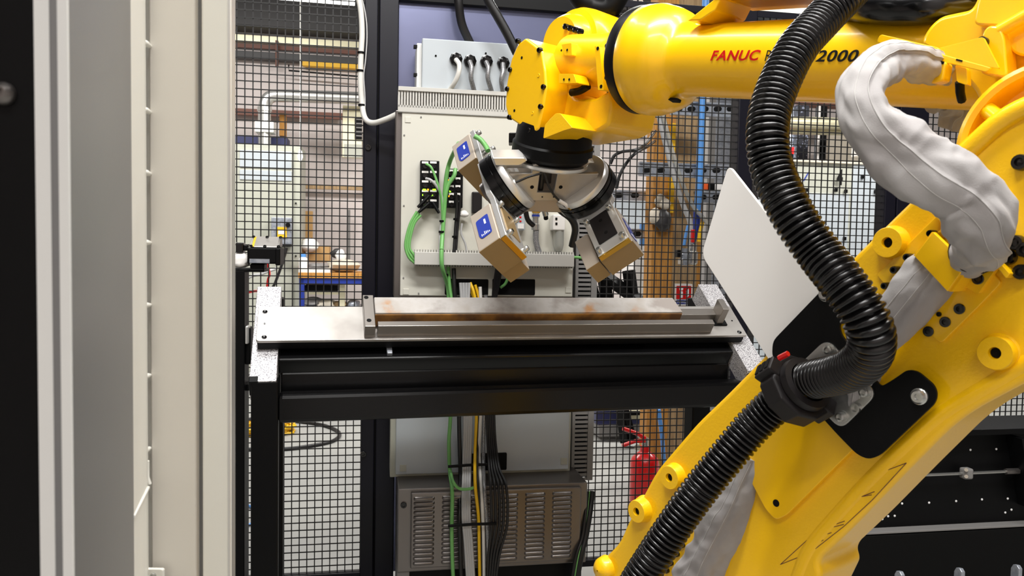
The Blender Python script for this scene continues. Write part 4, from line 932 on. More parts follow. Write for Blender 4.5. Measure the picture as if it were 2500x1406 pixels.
# mounting plate and the box clamp over the middle sleeve
mp = [(2139, 672), (2290, 522), (2330, 556), (2445, 690), (2392, 746), (2298, 838), (2268, 816)]
mpo = MB().prism(RO, rnd(rp(mp, .006), .006), -.004, .006).build('mounting_plate', Y_, rb_, bev=.0015)
MB().prism(RO, rnd(rp([(2275, 516), (2291, 506), (2322, 540), (2310, 560)], .03), .002), .004, .03).build('plate_flange', Y_, rb_, bev=.001)
MB().prism(RO, rnd(rp([(2278, 566), (2360, 645), (2313, 712), (2232, 625)], .060), .002), .050, .060).build('clamp_cover', Y_, rb_, bev=.001)
cc = rp([(2278, 566), (2360, 645), (2313, 712), (2232, 625)], .060)
MB().add([RO.P(*cc[1], .055), RO.P(*cc[2], .055), RO.P(*cc[2], .006), RO.P(*cc[1], .006), RO.P(cc[1][0] + .004, cc[1][1], .055), RO.P(cc[2][0] + .004, cc[2][1], .055), RO.P(cc[2][0] + .004, cc[2][1], .006), RO.P(cc[1][0] + .004, cc[1][1], .006)],
         [(0, 1, 2, 3), (4, 7, 6, 5), (0, 4, 5, 1), (2, 6, 7, 3), (0, 3, 7, 4), (1, 5, 6, 2)]).build('clamp_side', Y_, rb_)
MB().add([RO.P(*cc[0], .055), RO.P(*cc[3], .055), RO.P(*cc[3], .006), RO.P(*cc[0], .006), RO.P(cc[0][0] - .004, cc[0][1], .055), RO.P(cc[3][0] - .004, cc[3][1], .055), RO.P(cc[3][0] - .004, cc[3][1], .006), RO.P(cc[0][0] - .004, cc[0][1], .006)],
         [(0, 1, 2, 3), (4, 7, 6, 5), (0, 4, 5, 1), (2, 6, 7, 3), (0, 3, 7, 4), (1, 5, 6, 2)]).build('clamp_side', Y_, rb_)
MB().prism(RO, rnd(rp([(2352, 655), (2420, 632), (2436, 650), (2388, 718), (2356, 700), (2318, 712)], .018), .004), .006, .018).build('clamp_ear', Y_, rb_, bev=.002)
MB().prism(RO, rnd(rp([(2414, 628), (2424, 622), (2466, 668), (2456, 680)], .03), .002), .006, .03).build('clamp_flange', Y_, rb_, bev=.001)
MB().prism(RO, rnd(rp([(2240, 622), (2232, 616), (2300, 556), (2316, 548), (2318, 560)], .02), .003), .006, .02).build('clamp_ear', Y_, rb_, bev=.002)
for x, y, r in ((2215, 628, .0065), (2183, 659, .0065), (2160, 698, .006), (2272, 570, .006)):
    q = RO.uv(x, y, .02); MB().bolt(RO, q[0], q[1], .006, r, .018, 14).build('stud', M['black_gloss'], mpo, smooth=40)
for x, y, r, w in ((2388, 681, .0085, .018), (2343, 754, .0085, .006), (2308, 786, .0085, .006), (2293, 767, .004, .006), (2267, 809, .0085, .006)):
    q = RO.uv(x, y, w); MB().bolt(RO, q[0], q[1], w - .002, r, .005, 16).build('screw', M['black_gloss'], mpo, smooth=40)
# cover plate, black clamp plate, zinc bracket, white guard
MB().prism(RO, rnd(rp([(1935, 985), (1808, 1128), (1868, 1243), (1893, 1270), (1920, 1258), (2092, 1088), (2040, 1000)], .012), [.004, .02, .01, .01, .01, .01, .01]), -.004, .012).build('cover_plate', Y_, rb_, bev=.0015)
q = RO.uv(1895, 1228, .012); MB().lathe(RO.P(q[0], q[1], .0122), RO.ez, [(0, .007), (.0004, .007), (.0004, .0002)], 16, cap=False).build('plate_hole', M['black_matt'], rb_)
bp = [(2040, 672), (1886, 832), (1884, 872), (1975, 985), (2045, 1062), (2092, 1110), (2120, 1122), (2148, 1112), (2282, 985), (2288, 962), (2280, 940), (2240, 906), (2215, 902), (2178, 928), (2150, 944), (2136, 926), (2100, 880), (2052, 815), (2048, 792), (2062, 775), (2105, 742)]
cpo = MB().prism(RO, rnd(rp(bp, .026), .012, 4), .020, .026).build('clamp_plate', M['black'], rb_, bev=.001)
for x, y in ((2015, 718), (2243, 968)):
    q = RO.uv(x, y, .03); bt = MB().lathe(RO.P(q[0], q[1], .026), RO.ez, [(0, .0135), (.004, .0135), (.005, .012), (.008, .011), (.011, .009), (.011, .005), (.007, .0045), (.007, .0002)], 20, cap=False).build('clamp_bolt', M['zinc'], cpo, smooth=40)
wp = [(1778, 402), (1712, 622), (1896, 908), (2012, 700)]
MB().prism(RO, rnd(rp(wp, .012), [.016, .02, .02, .02], 8), .004, .012).build('guard_plate', M['white'], rb_, bev=.001)
zp = [(2018, 826), (2142, 962), (2052, 1050), (1925, 915)]
zpo = MB().prism(RO, rnd(rp(zp, .032), .02, 6), .027, .032).build('zinc_bracket', M['zinc'], rb_, bev=.001)
for x, y in ((2020, 854), (2108, 958), (2050, 1018)):
    q = RO.uv(x, y, .04); MB().lathe(RO.P(q[0], q[1], .032), RO.ez, [(0, .011), (.002, .011), (.002, .008), (.01, .008), (.011, .005), (.007, .0045), (.007, .0002)], 16, cap=False).build('bracket_bolt', M['zinc'], zpo, smooth=40)
q = RO.uv(2087, 997, .036); MB().lathe(RO.P(q[0], q[1], .032), RO.ez, [(0, .009), (.006, .009), (.006, .006), (.001, .0055), (.001, .0002)], 16, cap=False).build('bracket_nut', M['zinc'], zpo, smooth=40)
for x, y in ((1640, 1374), (1630, 1392), (1655, 1352), (1668, 1330)):
    q = RO.uv(x, y, .0); MB().bolt(RO, q[0], q[1], -.002, .006, .010, 12).build('stud', M['black_gloss'], rb_, smooth=40)
pk = MB()
for pl_ in ([(2213, 1130), (2160, 1150), (2080, 1215), (1985, 1305), (1905, 1378), (1945, 1362), (1990, 1340), (2060, 1285), (2130, 1220), (2213, 1130)], [(1996, 1296), (2060, 1280)], [(2010, 1290), (2062, 1272)], [(2078, 1222), (2135, 1200)], [(2085, 1215), (2128, 1208)], [(1970, 1340), (2010, 1318)], [(2000, 1310), (2030, 1300)]):
    pk.tube([RO.W(x, y, .0006) for x, y in pl_], .0006, 4)
stuff(pk.build('pencil_mark', M['brown'], rb_))
# shoulder and base that carry the arm (mostly below the picture)
sh = RO.W(1640, 1620, -.2)
MB().lathe(sh + RO.ez * -.18, RO.ez, [(0, .24), (.02, .25), (.18, .25), (.20, .24)], 48).build('shoulder', YC, rb_, smooth=40)
MB().lathe(V((sh.x, sh.y, .0)) - RO.ez * .1, Z, [(0, .36), (.04, .36), (.05, .28), (.26, .25), (max(sh.z - .05, .30), .22)], 40).build('base', YC, rb_, smooth=40)
# forearm tube: turned profile along its axis
FA = -.25
pb = RO.W(1566, 148, FA); pe = RO.W(2060, 148, FA); ax = (pe - pb).normalized()
fro = MB().lathe(pb, ax, [(-.001, .10), (-.001, .138), (.006, .1405), (.030, .1405), (.034, .137), (.034, .1)], 72, cap=False).build('flange_ring', M['black'], rb_, smooth=40)
tub = [(.034, .10), (.034, .139), (.037, .1415), (.075, .1415), (.082, .1385), (.105, .134), (.13, .124), (.148, .108), (.158, .096), (.168, .0895), (.19, .0870), (.60, .0885), (.93, .0896), (.94, .085), (.94, .001)]
tbo = MB().lathe(pb, ax, tub, 72, cap=False).build('forearm_tube', Y_, rb_, smooth=40)
for k in range(10):
    a = 2 * math.pi * (k + .3) / 10; nx = (Z - ax * ax.z).normalized(); ny = ax.cross(nx); c = pb + (nx * math.cos(a) + ny * math.sin(a)) * .128
    MB().lathe(c, -ax, [(0, .007), (.008, .007), (.009, .005), (.009, .0002)], 10, cap=False).build('ring_bolt', M['black_gloss'], fro, smooth=40)
TXs = Fr(pb, ax, (Z - ax * ax.z).normalized())
best = None
for it in range(0, 12):
    for ia in range(0, 60):
        tt = .10 + it * .005; th = R(-120 + ia * 2); pr = next((a[1] + (b[1] - a[1]) * (tt - a[0]) / (b[0] - a[0]) for a, b in zip(tub, tub[1:]) if a[0] <= tt <= b[0] and b[0] > a[0]), .1)
        rd = TXs.ez * math.cos(th) + TXs.ey * math.sin(th); P = pb + ax * tt + rd * pr; v = P - CAM
        if v.dot(rd) > 0: continue
        e = (1250 + FPX * v.dot(RT) / v.dot(FW) - 1638) ** 2 + (703 - FPX * v.dot(UP) / v.dot(FW) - 248) ** 2
        if best is None or e < best[0]: best = (e, P, rd, th, tt)
SF = Fr(best[1], best[2].cross(ax), ax)
SF = Fr(best[1] - best[2] * .004, ax, best[2].cross(ax))
sl = rnd([(-.028, -.010), (.028, -.010), (.028, .010), (-.028, .010)], .009)
MB().prism(SF, sl, 0, .006 * (1 if SF.ez.dot(best[2]) > 0 else -1)).build('bell_slot', M['black_matt'], tbo)
# shelf on top of the tube
TX = Fr(pb, ax, (Z - ax * ax.z).normalized())
def tpx(x, y, w): return TX.uv(x, y, w)
s0 = tpx(1775, 62, .0)[0]; s1 = tpx(2120, 50, 0)[0]
MB().prism(TX, [(s0 - .01, .078), (s0 + .028, .098), (s0 + .04, .126), (s1, .126), (s1, .132), (s0 + .036, .132), (s0 + .015, .120), (s0 - .05, .078)], -.03, .088).build('shelf_web', Y_, rb_, bev=.003)
sho = MB().box(TX, s0 + .02, s1, .126, .134, -.06, .092).build('shelf', Y_, rb_, bev=.002)
for x in (1822, 1950):
    q = tpx(x, 40, .092); MB().bolt(TX, q[0], .130, .092, .004, .004, 10).build('shelf_screw', M['black_gloss'], sho, smooth=40)
    MB().box(TX, q[0] - .002, q[0] + .002, .134, .146, .08, .088).build('shelf_pin', M['black'], sho)
# lettering on the tube
TR = .0872
def cylhit(x, y):
    d = ray(x, y); oc = CAM - pb; dd = d - ax * d.dot(ax); oo = oc - ax * oc.dot(ax)
    A, B, C = dd.dot(dd), 2 * dd.dot(oo), oo.dot(oo) - TR * TR
    D = max(B * B - 4 * A * C, 0); s = (-B - math.sqrt(D)) / (2 * A); P = CAM + d * s - pb
    tt = P.dot(ax); q = P - ax * tt; return tt, math.atan2(q.dot(TX.ey), q.dot(TX.ez))
def tubetext(body, x0, x1, yb, yt, m, name, **kw):
    vs, fs = textmesh(body, **kw)
    a, b = min(v.x for v in vs), max(v.x for v in vs); c, d = min(v.y for v in vs), max(v.y for v in vs)
    t0, th0 = cylhit(x0, yb); t1, th1 = cylhit(x1, yb); _, th2 = cylhit((x0 + x1) / 2, yt); _, thm = cylhit((x0 + x1) / 2, yb)
    rr = TR + .0016; pts = []
    for v in vs:
        k = (v.x - a) / (b - a); tt = t0 + k * (t1 - t0); th = th0 + k * (th1 - th0) + (v.y - c) / (d - c) * (th2 - thm)
        r2 = rr + max(0, (tt - .19)) * (.0015 / .41); pts.append(pb + ax * tt + (TX.ez * math.cos(th) + TX.ey * math.sin(th)) * r2)
    return MB().add(pts, fs).build(name, m, tbo, fix=False)
tubetext('FANUC', 1735, 1856, 148, 123, M['red_print'], 'lettering', shear=.25, bold=.022, space=1.08)
tubetext('Robot', 1868, 1942, 149, 123, M['black_print'], 'lettering', shear=.15)
tubetext('R-2000', 1950, 2096, 151, 123, M['black_print'], 'lettering', shear=.25, bold=.022, space=1.08)
# wrist: J4 housing, round motor housing behind, hand with its side cover
wa = RO.W(1492, 146, FA); 
MB().lathe(pb, -ax, [(-.002, .128), (.010, .122), (.030, .092), (.055, .078), (.10, .074), (.28, .074)], 48, cap=False).build('wrist_neck', Y_, rb_, smooth=40)
MB().prism(RO, rnd(rp([(1452, 112), (1464, 116), (1474, 220), (1460, 220)], -.155), .003), -.20, -.155).build('neck_flange', Y_, rb_, bev=.003)
for x, y in ((1459, 118), (1467, 211)):
    q = RO.uv(x, y, -.154); MB().lathe(RO.P(q[0], q[1], -.1545), RO.ez, [(0, .005), (.0004, .005), (.0004, .0002)], 12, cap=False).build('flange_hole', M['black_matt'], rb_)
md = RO.W(1425, 118, -.40)
MB().lathe(md, RO.ez, [(-.14, .115), (.0, .122), (.03, .120), (.05, .112), (.055, .095), (.09, .088), (.105, .078), (.105, .001)], 56, cap=False).build('motor_housing', Y_, rb_, smooth=35)
MB().lathe(md, RO.ez, [(-.16, .118), (-.14, .126), (-.10, .126), (-.09, .120)], 56, cap=False).build('motor_seal', M['black'], rb_, smooth=35)
for k in range(4):
    MB().lathe(RO.W(1385 + k * 12, 66 + k * 4, -.295), RO.ez, [(0, .009), (.012, .009), (.014, .006), (.014, .0002)], 12, cap=False).build('plug', M['black_gloss'], rb_, smooth=40)
MB().prism(RO, rnd(rp([(1370, 108), (1395, 104), (1396, 136), (1378, 136)], -.16), .004), -.20, -.16).build('bracket_boss', Y_, rb_, bev=.004)
MB().prism(RO, rnd(rp([(1364, 180), (1400, 180), (1408, 203), (1364, 203)], -.15), .004), -.20, -.15).build('bracket_boss', Y_, rb_, bev=.004)
for x, y, w in ((1371, 123, -.159), (1385, 122, -.159), (1377, 194, -.149), (1390, 194, -.149)):
    q = RO.uv(x, y, w); MB().lathe(RO.P(q[0], q[1], w + .0005), RO.ez, [(0, .0035), (.0004, .0035), (.0004, .0002)], 10, cap=False).build('boss_hole', M['black_matt'], rb_)
MB().lathe(RO.W(1415, 200, -.30), RO.ez, [(-.05, .075), (.05, .072), (.08, .060), (.085, .045), (.085, .001)], 40, cap=False).build('lower_housing', Y_, rb_, smooth=40)
MB().tube(spl([RO.W(1395, 226, -.20), RO.W(1415, 222, -.20), RO.W(1436, 210, -.20)], 4), .011, 8).build('cable_exit', M['black'], rb_, smooth=50)
CW = -.13
face = [(1283, 92), (1322, 122), (1330, 170), (1333, 215), (1324, 268), (1312, 318), (1303, 326), (1288, 319), (1240, 287), (1233, 258), (1236, 205), (1247, 145), (1263, 108)]
sco = MB().prism(RO, rnd(rp(face, CW), .008, 4), CW - .09, CW).build('side_cover', Y_, rb_, bev=.006, smooth=30)
hand = [(1300, 96), (1343, 122), (1352, 200), (1380, 236), (1430, 236), (1468, 214), (1472, 250), (1462, 302), (1436, 318), (1330, 338), (1296, 318), (1252, 290), (1250, 150)]
MB().prism(RO, rnd(rp(hand, CW - .05), .012, 4), CW - .27, CW - .085).build('hand_casting', YC, rb_, bev=.014, smooth=30)
MB().prism(RO, rnd(rp([(1352, 276), (1364, 276), (1394, 312), (1372, 318), (1322, 338), (1326, 304)], CW + .01), .006, 3), CW - .10, CW + .004).build('hand_rib', YC, rb_, bev=.006, smooth=30)
for x, y in ((1262, 100), (1315, 122), (1244, 170), (1237, 217), (1325, 212), (1318, 260), (1242, 286), (1291, 318)):
    q = RO.uv(x, y, CW + .004); MB().bolt(RO, q[0], q[1], CW - .006, .0078, .012, 14).build('cover_bolt', M['black_gloss'], sco, smooth=40)
for x, y in ((1274, 141), (1256, 270)):
    q = RO.uv(x, y, CW); MB().lathe(RO.P(q[0], q[1], CW + .0003), RO.ez, [(0, .0045), (.0004, .0045), (.0004, .0002)], 12, cap=False).build('cover_hole', M['black_matt'], sco)
for x, y in ((1315, 184), (1300, 276)):
    q = RO.uv(x, y, CW); MB().lathe(RO.P(q[0], q[1], CW), RO.ez, [(0, .0055), (.0015, .0050), (.0015, .003), (.0002, .0002)], 12, cap=False).build('cover_dimple', Y_, sco, smooth=40)
# ---- dark hoses and clutter on top of the elbow
mb = MB()
tag(MB().tube(spl([RO.W(2080, 20, -.22), RO.W(2130, 18, -.16), RO.W(2200, 22, -.16), RO.W(2270, 18, -.16), RO.W(2350, 5, -.2), RO.W(2420, -30, -.25)], 6), .030, 12).build('cable_bundle', M['black_gloss'], smooth=60), 'thick black cable bundle on top of the robot elbow', 'cable')
tag(MB().tube(spl([RO.W(2110, -20, -.2), RO.W(2200, -8, -.18), RO.W(2300, -6, -.18), RO.W(2400, -40, -.2)], 6), .030, 12).build('cable_bundle', M['black'], smooth=60), 'second black cable bundle behind the first at the elbow', 'cable')
tag(MB().tube(spl([RO.W(1395, -40, -.42), RO.W(1420, 0, -.42), RO.W(1450, 20, -.45), RO.W(1490, 20, -.48), RO.W(1520, -30, -.5)], 6), .034, 14).build('wrist_hose', M['black'], smooth=60), 'thick black hose looping over the wrist motor housing', 'hose')

# ================================================================ corrugated hose and its clamp
HR = .0338
hp = [(2110, -60, 1.40), (2068, -14, 1.36), (2004, 52, 1.33), (1950, 112, 1.29), (1908, 190, 1.26), (1882, 262, 1.24), (1874, 330, 1.22), (1882, 400, 1.21), (1908, 470, 1.19), (1946, 542, 1.17), (1998, 616, 1.15), (2052, 684, 1.12), (2100, 752, 1.10), (2126, 812, 1.10), (2122, 862, 1.13), (2086, 898, 1.18), (2036, 916, 1.24), (1988, 926, 1.29), (1940, 944, 1.33), (1896, 984, 1.36), (1838, 1040, 1.38), (1772, 1118, 1.39), (1706, 1200, 1.40), (1646, 1284, 1.41), (1590, 1368, 1.42), (1545, 1440, 1.43), (1500, 1520, 1.44)]
path = resample(spl([tuple(atY(x, y, Y)) for x, y, Y in hp], 14), .0015)
rr = []
for i in range(len(path)):
    ph = (i * .0015 / .0104) % 1.0; rr.append(HR * (1.0 - .20 * (max(0.0, abs(ph - .5) - .18) / .32)))
tag(MB().tube(path, rr, 28).build('corrugated_hose', M['hose'], smooth=75, fix=False), 'thick black corrugated hose looping in front of the robot arm', 'hose')
ca, cb_ = atY(1985, 926, 1.29), atY(1905, 976, 1.355); cax = (ca - cb_).normalized(); cm = (ca + cb_) / 2
t = thing('hose_collar', 'black plastic split collar clamping the corrugated hose', 'clamp', cm - Z * .07)
MB().lathe(cm - cax * .022, cax, [(0, .038), (0, .058), (.004, .062), (.036, .062), (.040, .058), (.040, .046), (.048, .044), (.048, .037), (.0, .037)], 10, cap=False).build('ring', M['collar'], t, smooth=25, bev=.002)
MB().lathe(cm + cax * .02, cax, [(0, .036), (.0, .049), (.012, .047), (.014, .036)], 32, cap=False).build('lip', M['collar'], t, smooth=40)
F = Fr(cm, cax, cax.cross(FW).normalized() * -1)
for s in (-1, 1):
    MB().box(F, -.022, .020, s * .058 - .012, s * .058 + .012, -.016, .016).build('jaw', M['collar'], t, bev=.003)
MB().tube([atY(1902, 874, 1.29), atY(1924, 863, 1.275)], .005, 6).build('catch', M['red'], t)
for k in range(3): MB().box(F, -.02 + k * .013, -.012 + k * .013, -.0715, -.0665, -.010, .012).build('vent', M['black_matt'], t)

# ================================================================ grey fabric sleeves
def sleeve(label, pts, seams, seed, wob=.10, flat=.78, strap=False):
    sp = spl([tuple(atY(x, y, Y)) + (w * Y / FPX / 2,) for x, y, Y, w in pts], 16)
    P = [V(p[:3]) for p in sp]; m = len(P); n = 72; vs = []; fs = []; L = 0
    for i in range(m):
        tt = (P[min(i + 1, m - 1)] - P[max(i - 1, 0)]).normalized(); nx = (-FW - tt * (-FW).dot(tt)).normalized(); ny = tt.cross(nx); s = i / (m - 1)
        if i: L += (P[i] - P[i - 1]).length
        for k in range(n):
            a = 2 * math.pi * k / n; ca, sa = math.cos(a), math.sin(a)
            q = noise.noise(V((ca * .9 + seed, sa * .9, L * 9))) * 1.5
            q += noise.noise(V((ca * 1.6 + seed * 2, sa * 1.6 + L * 16, L * 22))) * .9
            rd = noise.noise(V((ca * 1.3 + L * 14, sa * 1.3 + seed, L * 30))); q += (.35 - abs(rd)) * .9
            dg = (math.degrees(a) - seams[0] + 180) % 360 - 180
            fl = .06 * max(0, 1 - dg / 40) if dg >= 0 else (-.11 * max(0, 1 + dg / 26))
            vs.append(P[i] + (nx * ca * flat + ny * sa) * sp[i][3] * (1 + wob * q + fl + .05 * math.sin(L * 150 + 2.5 * math.sin(a + seed) + 6 * noise.noise(V((ca, sa, L * 6)))) * max(0, noise.noise(V((ca * 1.1, sa * 1.1 + 7, L * 11))) + .15)))
    for i in range(m - 1):
        for k in range(n): a = i * n + k; b = i * n + (k + 1) % n; fs.append((a, b, b + n, a + n))
    fs += [tuple(range(n))[::-1], tuple(range((m - 1) * n, m * n))]
    t = thing('cable_sleeve', label, 'sleeve', P[m // 2])
    MB().add(vs, fs).build('fabric', M['sleeve'], t, smooth=70)
    for a0 in seams:
        pth = []
        for i in range(2, m - 2):
            k = ((a0 + 2) % 360) / 360 * n; k0 = int(k); p = vs[i * n + k0 % n].lerp(vs[i * n + (k0 + 1) % n], k - k0)
            pth.append(p + (p - P[i]).normalized() * .0003)
        MB().tube(pth, .0006, 6).build('seam', M['seam'], t, smooth=60)
    if strap:
        dt = (P[-1] - P[-4]).normalized(); MB().tube([P[-1] - dt * .02, P[-1] + dt * .012, P[-1] + dt * .03], [sp[-1][3] * .92, sp[-1][3] * .86, sp[-1][3] * .8], 24).build('strap', M['black'], t, smooth=50)
    return t
sleeve('large grey fabric sleeve curling down across the robot elbow', [(2300, 175, 1.34, 70), (2262, 160, 1.28, 84), (2210, 148, 1.22, 90), (2160, 152, 1.16, 92), (2122, 186, 1.11, 104), (2108, 240, 1.08, 118), (2140, 308, 1.06, 138), (2205, 372, 1.05, 152), (2275, 428, 1.04, 160), (2345, 470, 1.04, 176), (2394, 520, 1.04, 172), (2410, 570, 1.06, 150), (2394, 600, 1.12, 136), (2374, 618, 1.165, 126)], [8, 36], 5, .17, strap=True)
sleeve('middle grey fabric sleeve under the yellow box clamp', [(2300, 640, 1.22, 112), (2270, 680, 1.22, 122), (2225, 735, 1.23, 124), (2170, 800, 1.25, 110), (2125, 860, 1.28, 90), (2105, 930, 1.30, 70), (2100, 990, 1.32, 60)], [20, 48], 9, .13, .62)
sleeve('lower grey fabric sleeve beneath the yellow cover plate', [(1840, 1120, 1.49, 60), (1812, 1180, 1.50, 82), (1786, 1240, 1.51, 100), (1750, 1310, 1.53, 106), (1716, 1380, 1.55, 116), (1690, 1450, 1.57, 120)], [12, 40], 14, .17, .5)

sleeve('crumpled grey sleeve end in shadow under the elbow bracket', [(2262, 232, 1.50, 90), (2300, 218, 1.50, 90), (2335, 225, 1.50, 95), (2350, 265, 1.52, 100), (2335, 310, 1.54, 90)], [30, 200], 21, .2, .7)

# ================================================================ magnetic gripper
GO = RO.W(1345, 394, -.25); 
ez_ = FT.ez; G = Fr(GO, FT.ex, FT.ey)
g = thing('magnetic_gripper', 'aluminium gripper with four magnet boxes on two tilted heads', 'gripper', G.P(0, 0, -.2))
# tool flange: black adapter plates under the hand
fz = (ez_ * .55 + Z * .45).normalized(); fo = GO + Z * .0
MB().lathe(GO + fz * .004, fz, [(0, .02), (0, .100), (.012, .116), (.020, .124), (.050, .124), (.056, .118), (.10, .114), (.115, .108)], 56).build('adapter', M['black'], g, smooth=35)
MB().lathe(GO - fz * .010, fz, [(0, .110), (.004, .114), (.012, .114), (.014, .110)], 56).build('flange_plate', M['alu'], g, smooth=35)
MB().box(Fr(RO.W(1246, 336, -.25), RT, Z), -.005, .05, -.02, .012, -.05, .03).build('side_lug', M['black'], g, bev=.003)
# bracket plates
A0 = G.sh(0)
FP = Fr(G.o, G.ex, G.ez)        # plate plane: u = along table, v = towards the flange
fr_pts = [(-.155, -.012), (-.045, -.012), (-.045, -.004), (.045, -.004), (.045, -.012), (.145, -.012), (.165, -.03), (.10, -.15), (.065, -.158), (-.065, -.158), (-.10, -.15), (-.165, -.05)]
def gprism(pts, y0, y1, name, m, bev=.002): 
    mb = MB(); n = len(pts); vs = [G.P(p[0], y0, p[1]) for p in pts] + [G.P(p[0], y1, p[1]) for p in pts]
    mb.add(vs, [tuple(range(n)), tuple(range(n, 2 * n))[::-1]] + [(i, (i + 1) % n, n + (i + 1) % n, n + i) for i in range(n)]); return mb.build(name, M[m], g, bev=bev)
def gp(x, y, yy):               # pixel -> (x, z) on the gripper plane at offset yy along the slope
    F = Fr(G.P(0, yy, 0), G.ex, G.ez); q = F.uv(x, y); return q
YF = -.075
left = [gp(x, y, YF) for x, y in ((1204, 424), (1298, 424), (1302, 402), (1322, 396), (1312, 470), (1352, 470), (1366, 398), (1382, 402), (1378, 424), (1462, 424), (1452, 450), (1400, 490), (1284, 490), (1222, 448))]
gprism(left, YF, YF + .012, 'front_plate', 'alu_flat')
gprism([gp(x, y, YF) for x, y in ((1204, 386), (1280, 386), (1288, 392), (1268, 404), (1210, 404))], YF + .0, YF + .05, 'upper_arm', 'alu')
gprism([gp(x, y, YF) for x, y in ((1210, 404), (1270, 404), (1296, 412), (1298, 424), (1214, 424))], YF + .03, YF + .04, 'upper_arm_web', 'alu')
gprism([gp(x, y, YF) for x, y in ((1384, 400), (1436, 396), (1448, 402), (1430, 424), (1390, 424))], YF + .02, YF + .035, 'upper_arm_web', 'magnet')
gprism([gp(x, y, YF) for x, y in ((1390, 392), (1440, 390), (1452, 398), (1384, 400))], YF, YF + .05, 'upper_arm', 'alu')
gprism([gp(x, y, YF) for x, y in ((1330, 398), (1364, 398), (1356, 476), (1316, 476))], YF + .06, YF + .09, 'centre_post', 'stainless')
for x, y in ((1299, 457), (1369, 457)):
    q = gp(x, y, YF - .001); MB().lathe(G.P(q[0], YF - .0006, q[1]), -G.ey, [(0, .006), (.0004, .006), (.0004, .0002)], 14, cap=False).build('plate_hole', M['black_matt'], g)
for x, y in ((1324, 481), (1352, 481), (1254, 468), (1420, 468)):
    q = gp(x, y, YF - .001); MB().lathe(G.P(q[0], YF - .0006, q[1]), -G.ey, [(0, .0025), (.0004, .0025), (.0004, .0002)], 10, cap=False).build('plate_hole', M['black_matt'], g)
MB().box(Fr(G.P(0, .02, -.10), G.ex, G.ey), -.13, .13, -.08, .10, -.05, .03).build('core_block', M['magnet'], g, bev=.006)
def head(sgn, cpx, cYo):
    o_ = (G.ex * sgn - G.ez) / math.sqrt(2); c_ = (G.ex * (-sgn) - G.ez) / math.sqrt(2)   # outward axis, cross direction
    A = -G.ey                                                                            # along the bar, down the slope
    d = ray(*cpx); C0 = CAM + d * ((GO + G.ey * cYo - CAM).dot(G.ey) / d.dot(G.ey))
    hf = Fr(C0, A, c_ if A.cross(c_).dot(o_) > 0 else -c_)                               # ez = outward
    cs = 1 if A.cross(c_).dot(o_) > 0 else -1
    MB().lathe(C0 - o_ * .045, o_, [(0, .070), (0, .098), (.006, .102), (.020, .102), (.022, .096)], 56).build('inner_flange', M['alu'], g, smooth=35)
    MB().lathe(C0 - o_ * .023, o_, [(0, .098), (.002, .104), (.012, .104), (.013, .101), (.016, .101), (.017, .104), (.042, .104), (.044, .100)], 56).build('swivel', M['black_gloss'], g, smooth=35)
    bar = MB().prism(hf, rnd([(-.305, -.052), (-.10, -.052), (-.085, -.066), (.085, -.066), (.10, -.052), (.285, -.052), (.285, .052), (.10, .052), (.085, .066), (-.085, .066), (-.10, .052), (-.305, .052)], .004), .022, .040).build('bar_plate', M['alu'], g, bev=.0015)
    MB().lathe(C0 + o_ * .04, o_, [(0, .052), (.008, .052), (.010, .048), (.022, .046), (.024, .03)], 40).build('boss', M['stainless'], g, smooth=35)
    for y0, y1, k in ((-.292, -.140, 0), (.115, .285, 1)):
        bx = MB().box(hf, y0, y1, -.056, .056, .041, .115).build('magnet_box', M['magnet'], g, bev=.003)
        MB().box(hf, y1 - .001, y1 + .001, -.055, .055, .042, .114).build('end_face', M['magnet_dark'], bx)
        MB().box(hf, y1 - .001, y1 + .004, -.052, .052, .024, .040).build('bar_end', M['brass'], bx) if k else None
        # blue label on the face across the bar
        LF = Fr(hf.P((y0 + y1) / 2, -.0565 * cs, .078), A, o_) if True else None
        nrm = LF.ez.dot(-c_); s2 = 1 if nrm > 0 else -1
        lab = MB().prism(LF, rnd([(-.045, -.021), (.042, -.021), (.045, .015), (.030, .022), (-.042, .022), (-.045, -.012)], .008), .0 * s2, .0012 * s2).build('label', M['label_blue'], bx)
        mb = MB()
        for j in range(6): mb.box(LF, .036 - (.006 + .003 * (j % 4)), .036, -.015 + j * .0052, -.0125 + j * .0052, .0012 * s2, .0018 * s2)
        mb.box(LF, -.030, -.008, -.010, -.004, .0012 * s2, .0018 * s2); stuff(mb.build('print', M['white_print'], lab))
    for y0, y1 in ((.135, .275), (-.27, -.15)):
        bx = MB().box(hf, y0, y1, .060 * cs, .108 * cs, .048, .118).build('magnet_box', M['magnet'], g, bev=.003)
        MB().box(hf, y1 - .001, y1 + .001, .061 * cs, .107 * cs, .049, .117).build('end_face', M['magnet_dark'], bx)
    rc = MB().prism(hf, rnd([(.125, -.030), (.245, -.030), (.245, .034), (.125, .034)], .004), .019, .0225).build('recess', M['magnet_dark'] if sgn < 0 else M['collar'], g)
    for u in (.155, .215): MB().lathe(hf.P(u, .0, .0188), -o_, [(0, .006), (.0005, .006), (.0005, .0002)], 14, cap=False).build('recess_hole', M['black_matt'], rc)
    for u in (-.285, -.160, .130, .270):
        for v in (-.040, .040):
            MB().lathe(hf.P(u, v, .022), -o_, [(0, .0085), (.014, .0085), (.016, .007), (.016, .0045), (.010, .004), (.010, .0002)], 14, cap=False).build('cap_screw', M['zinc'], g, smooth=40)
    return hf
hl = head(-1, (1232, 452), -.03)
hr = head(1, (1426, 460), -.02)
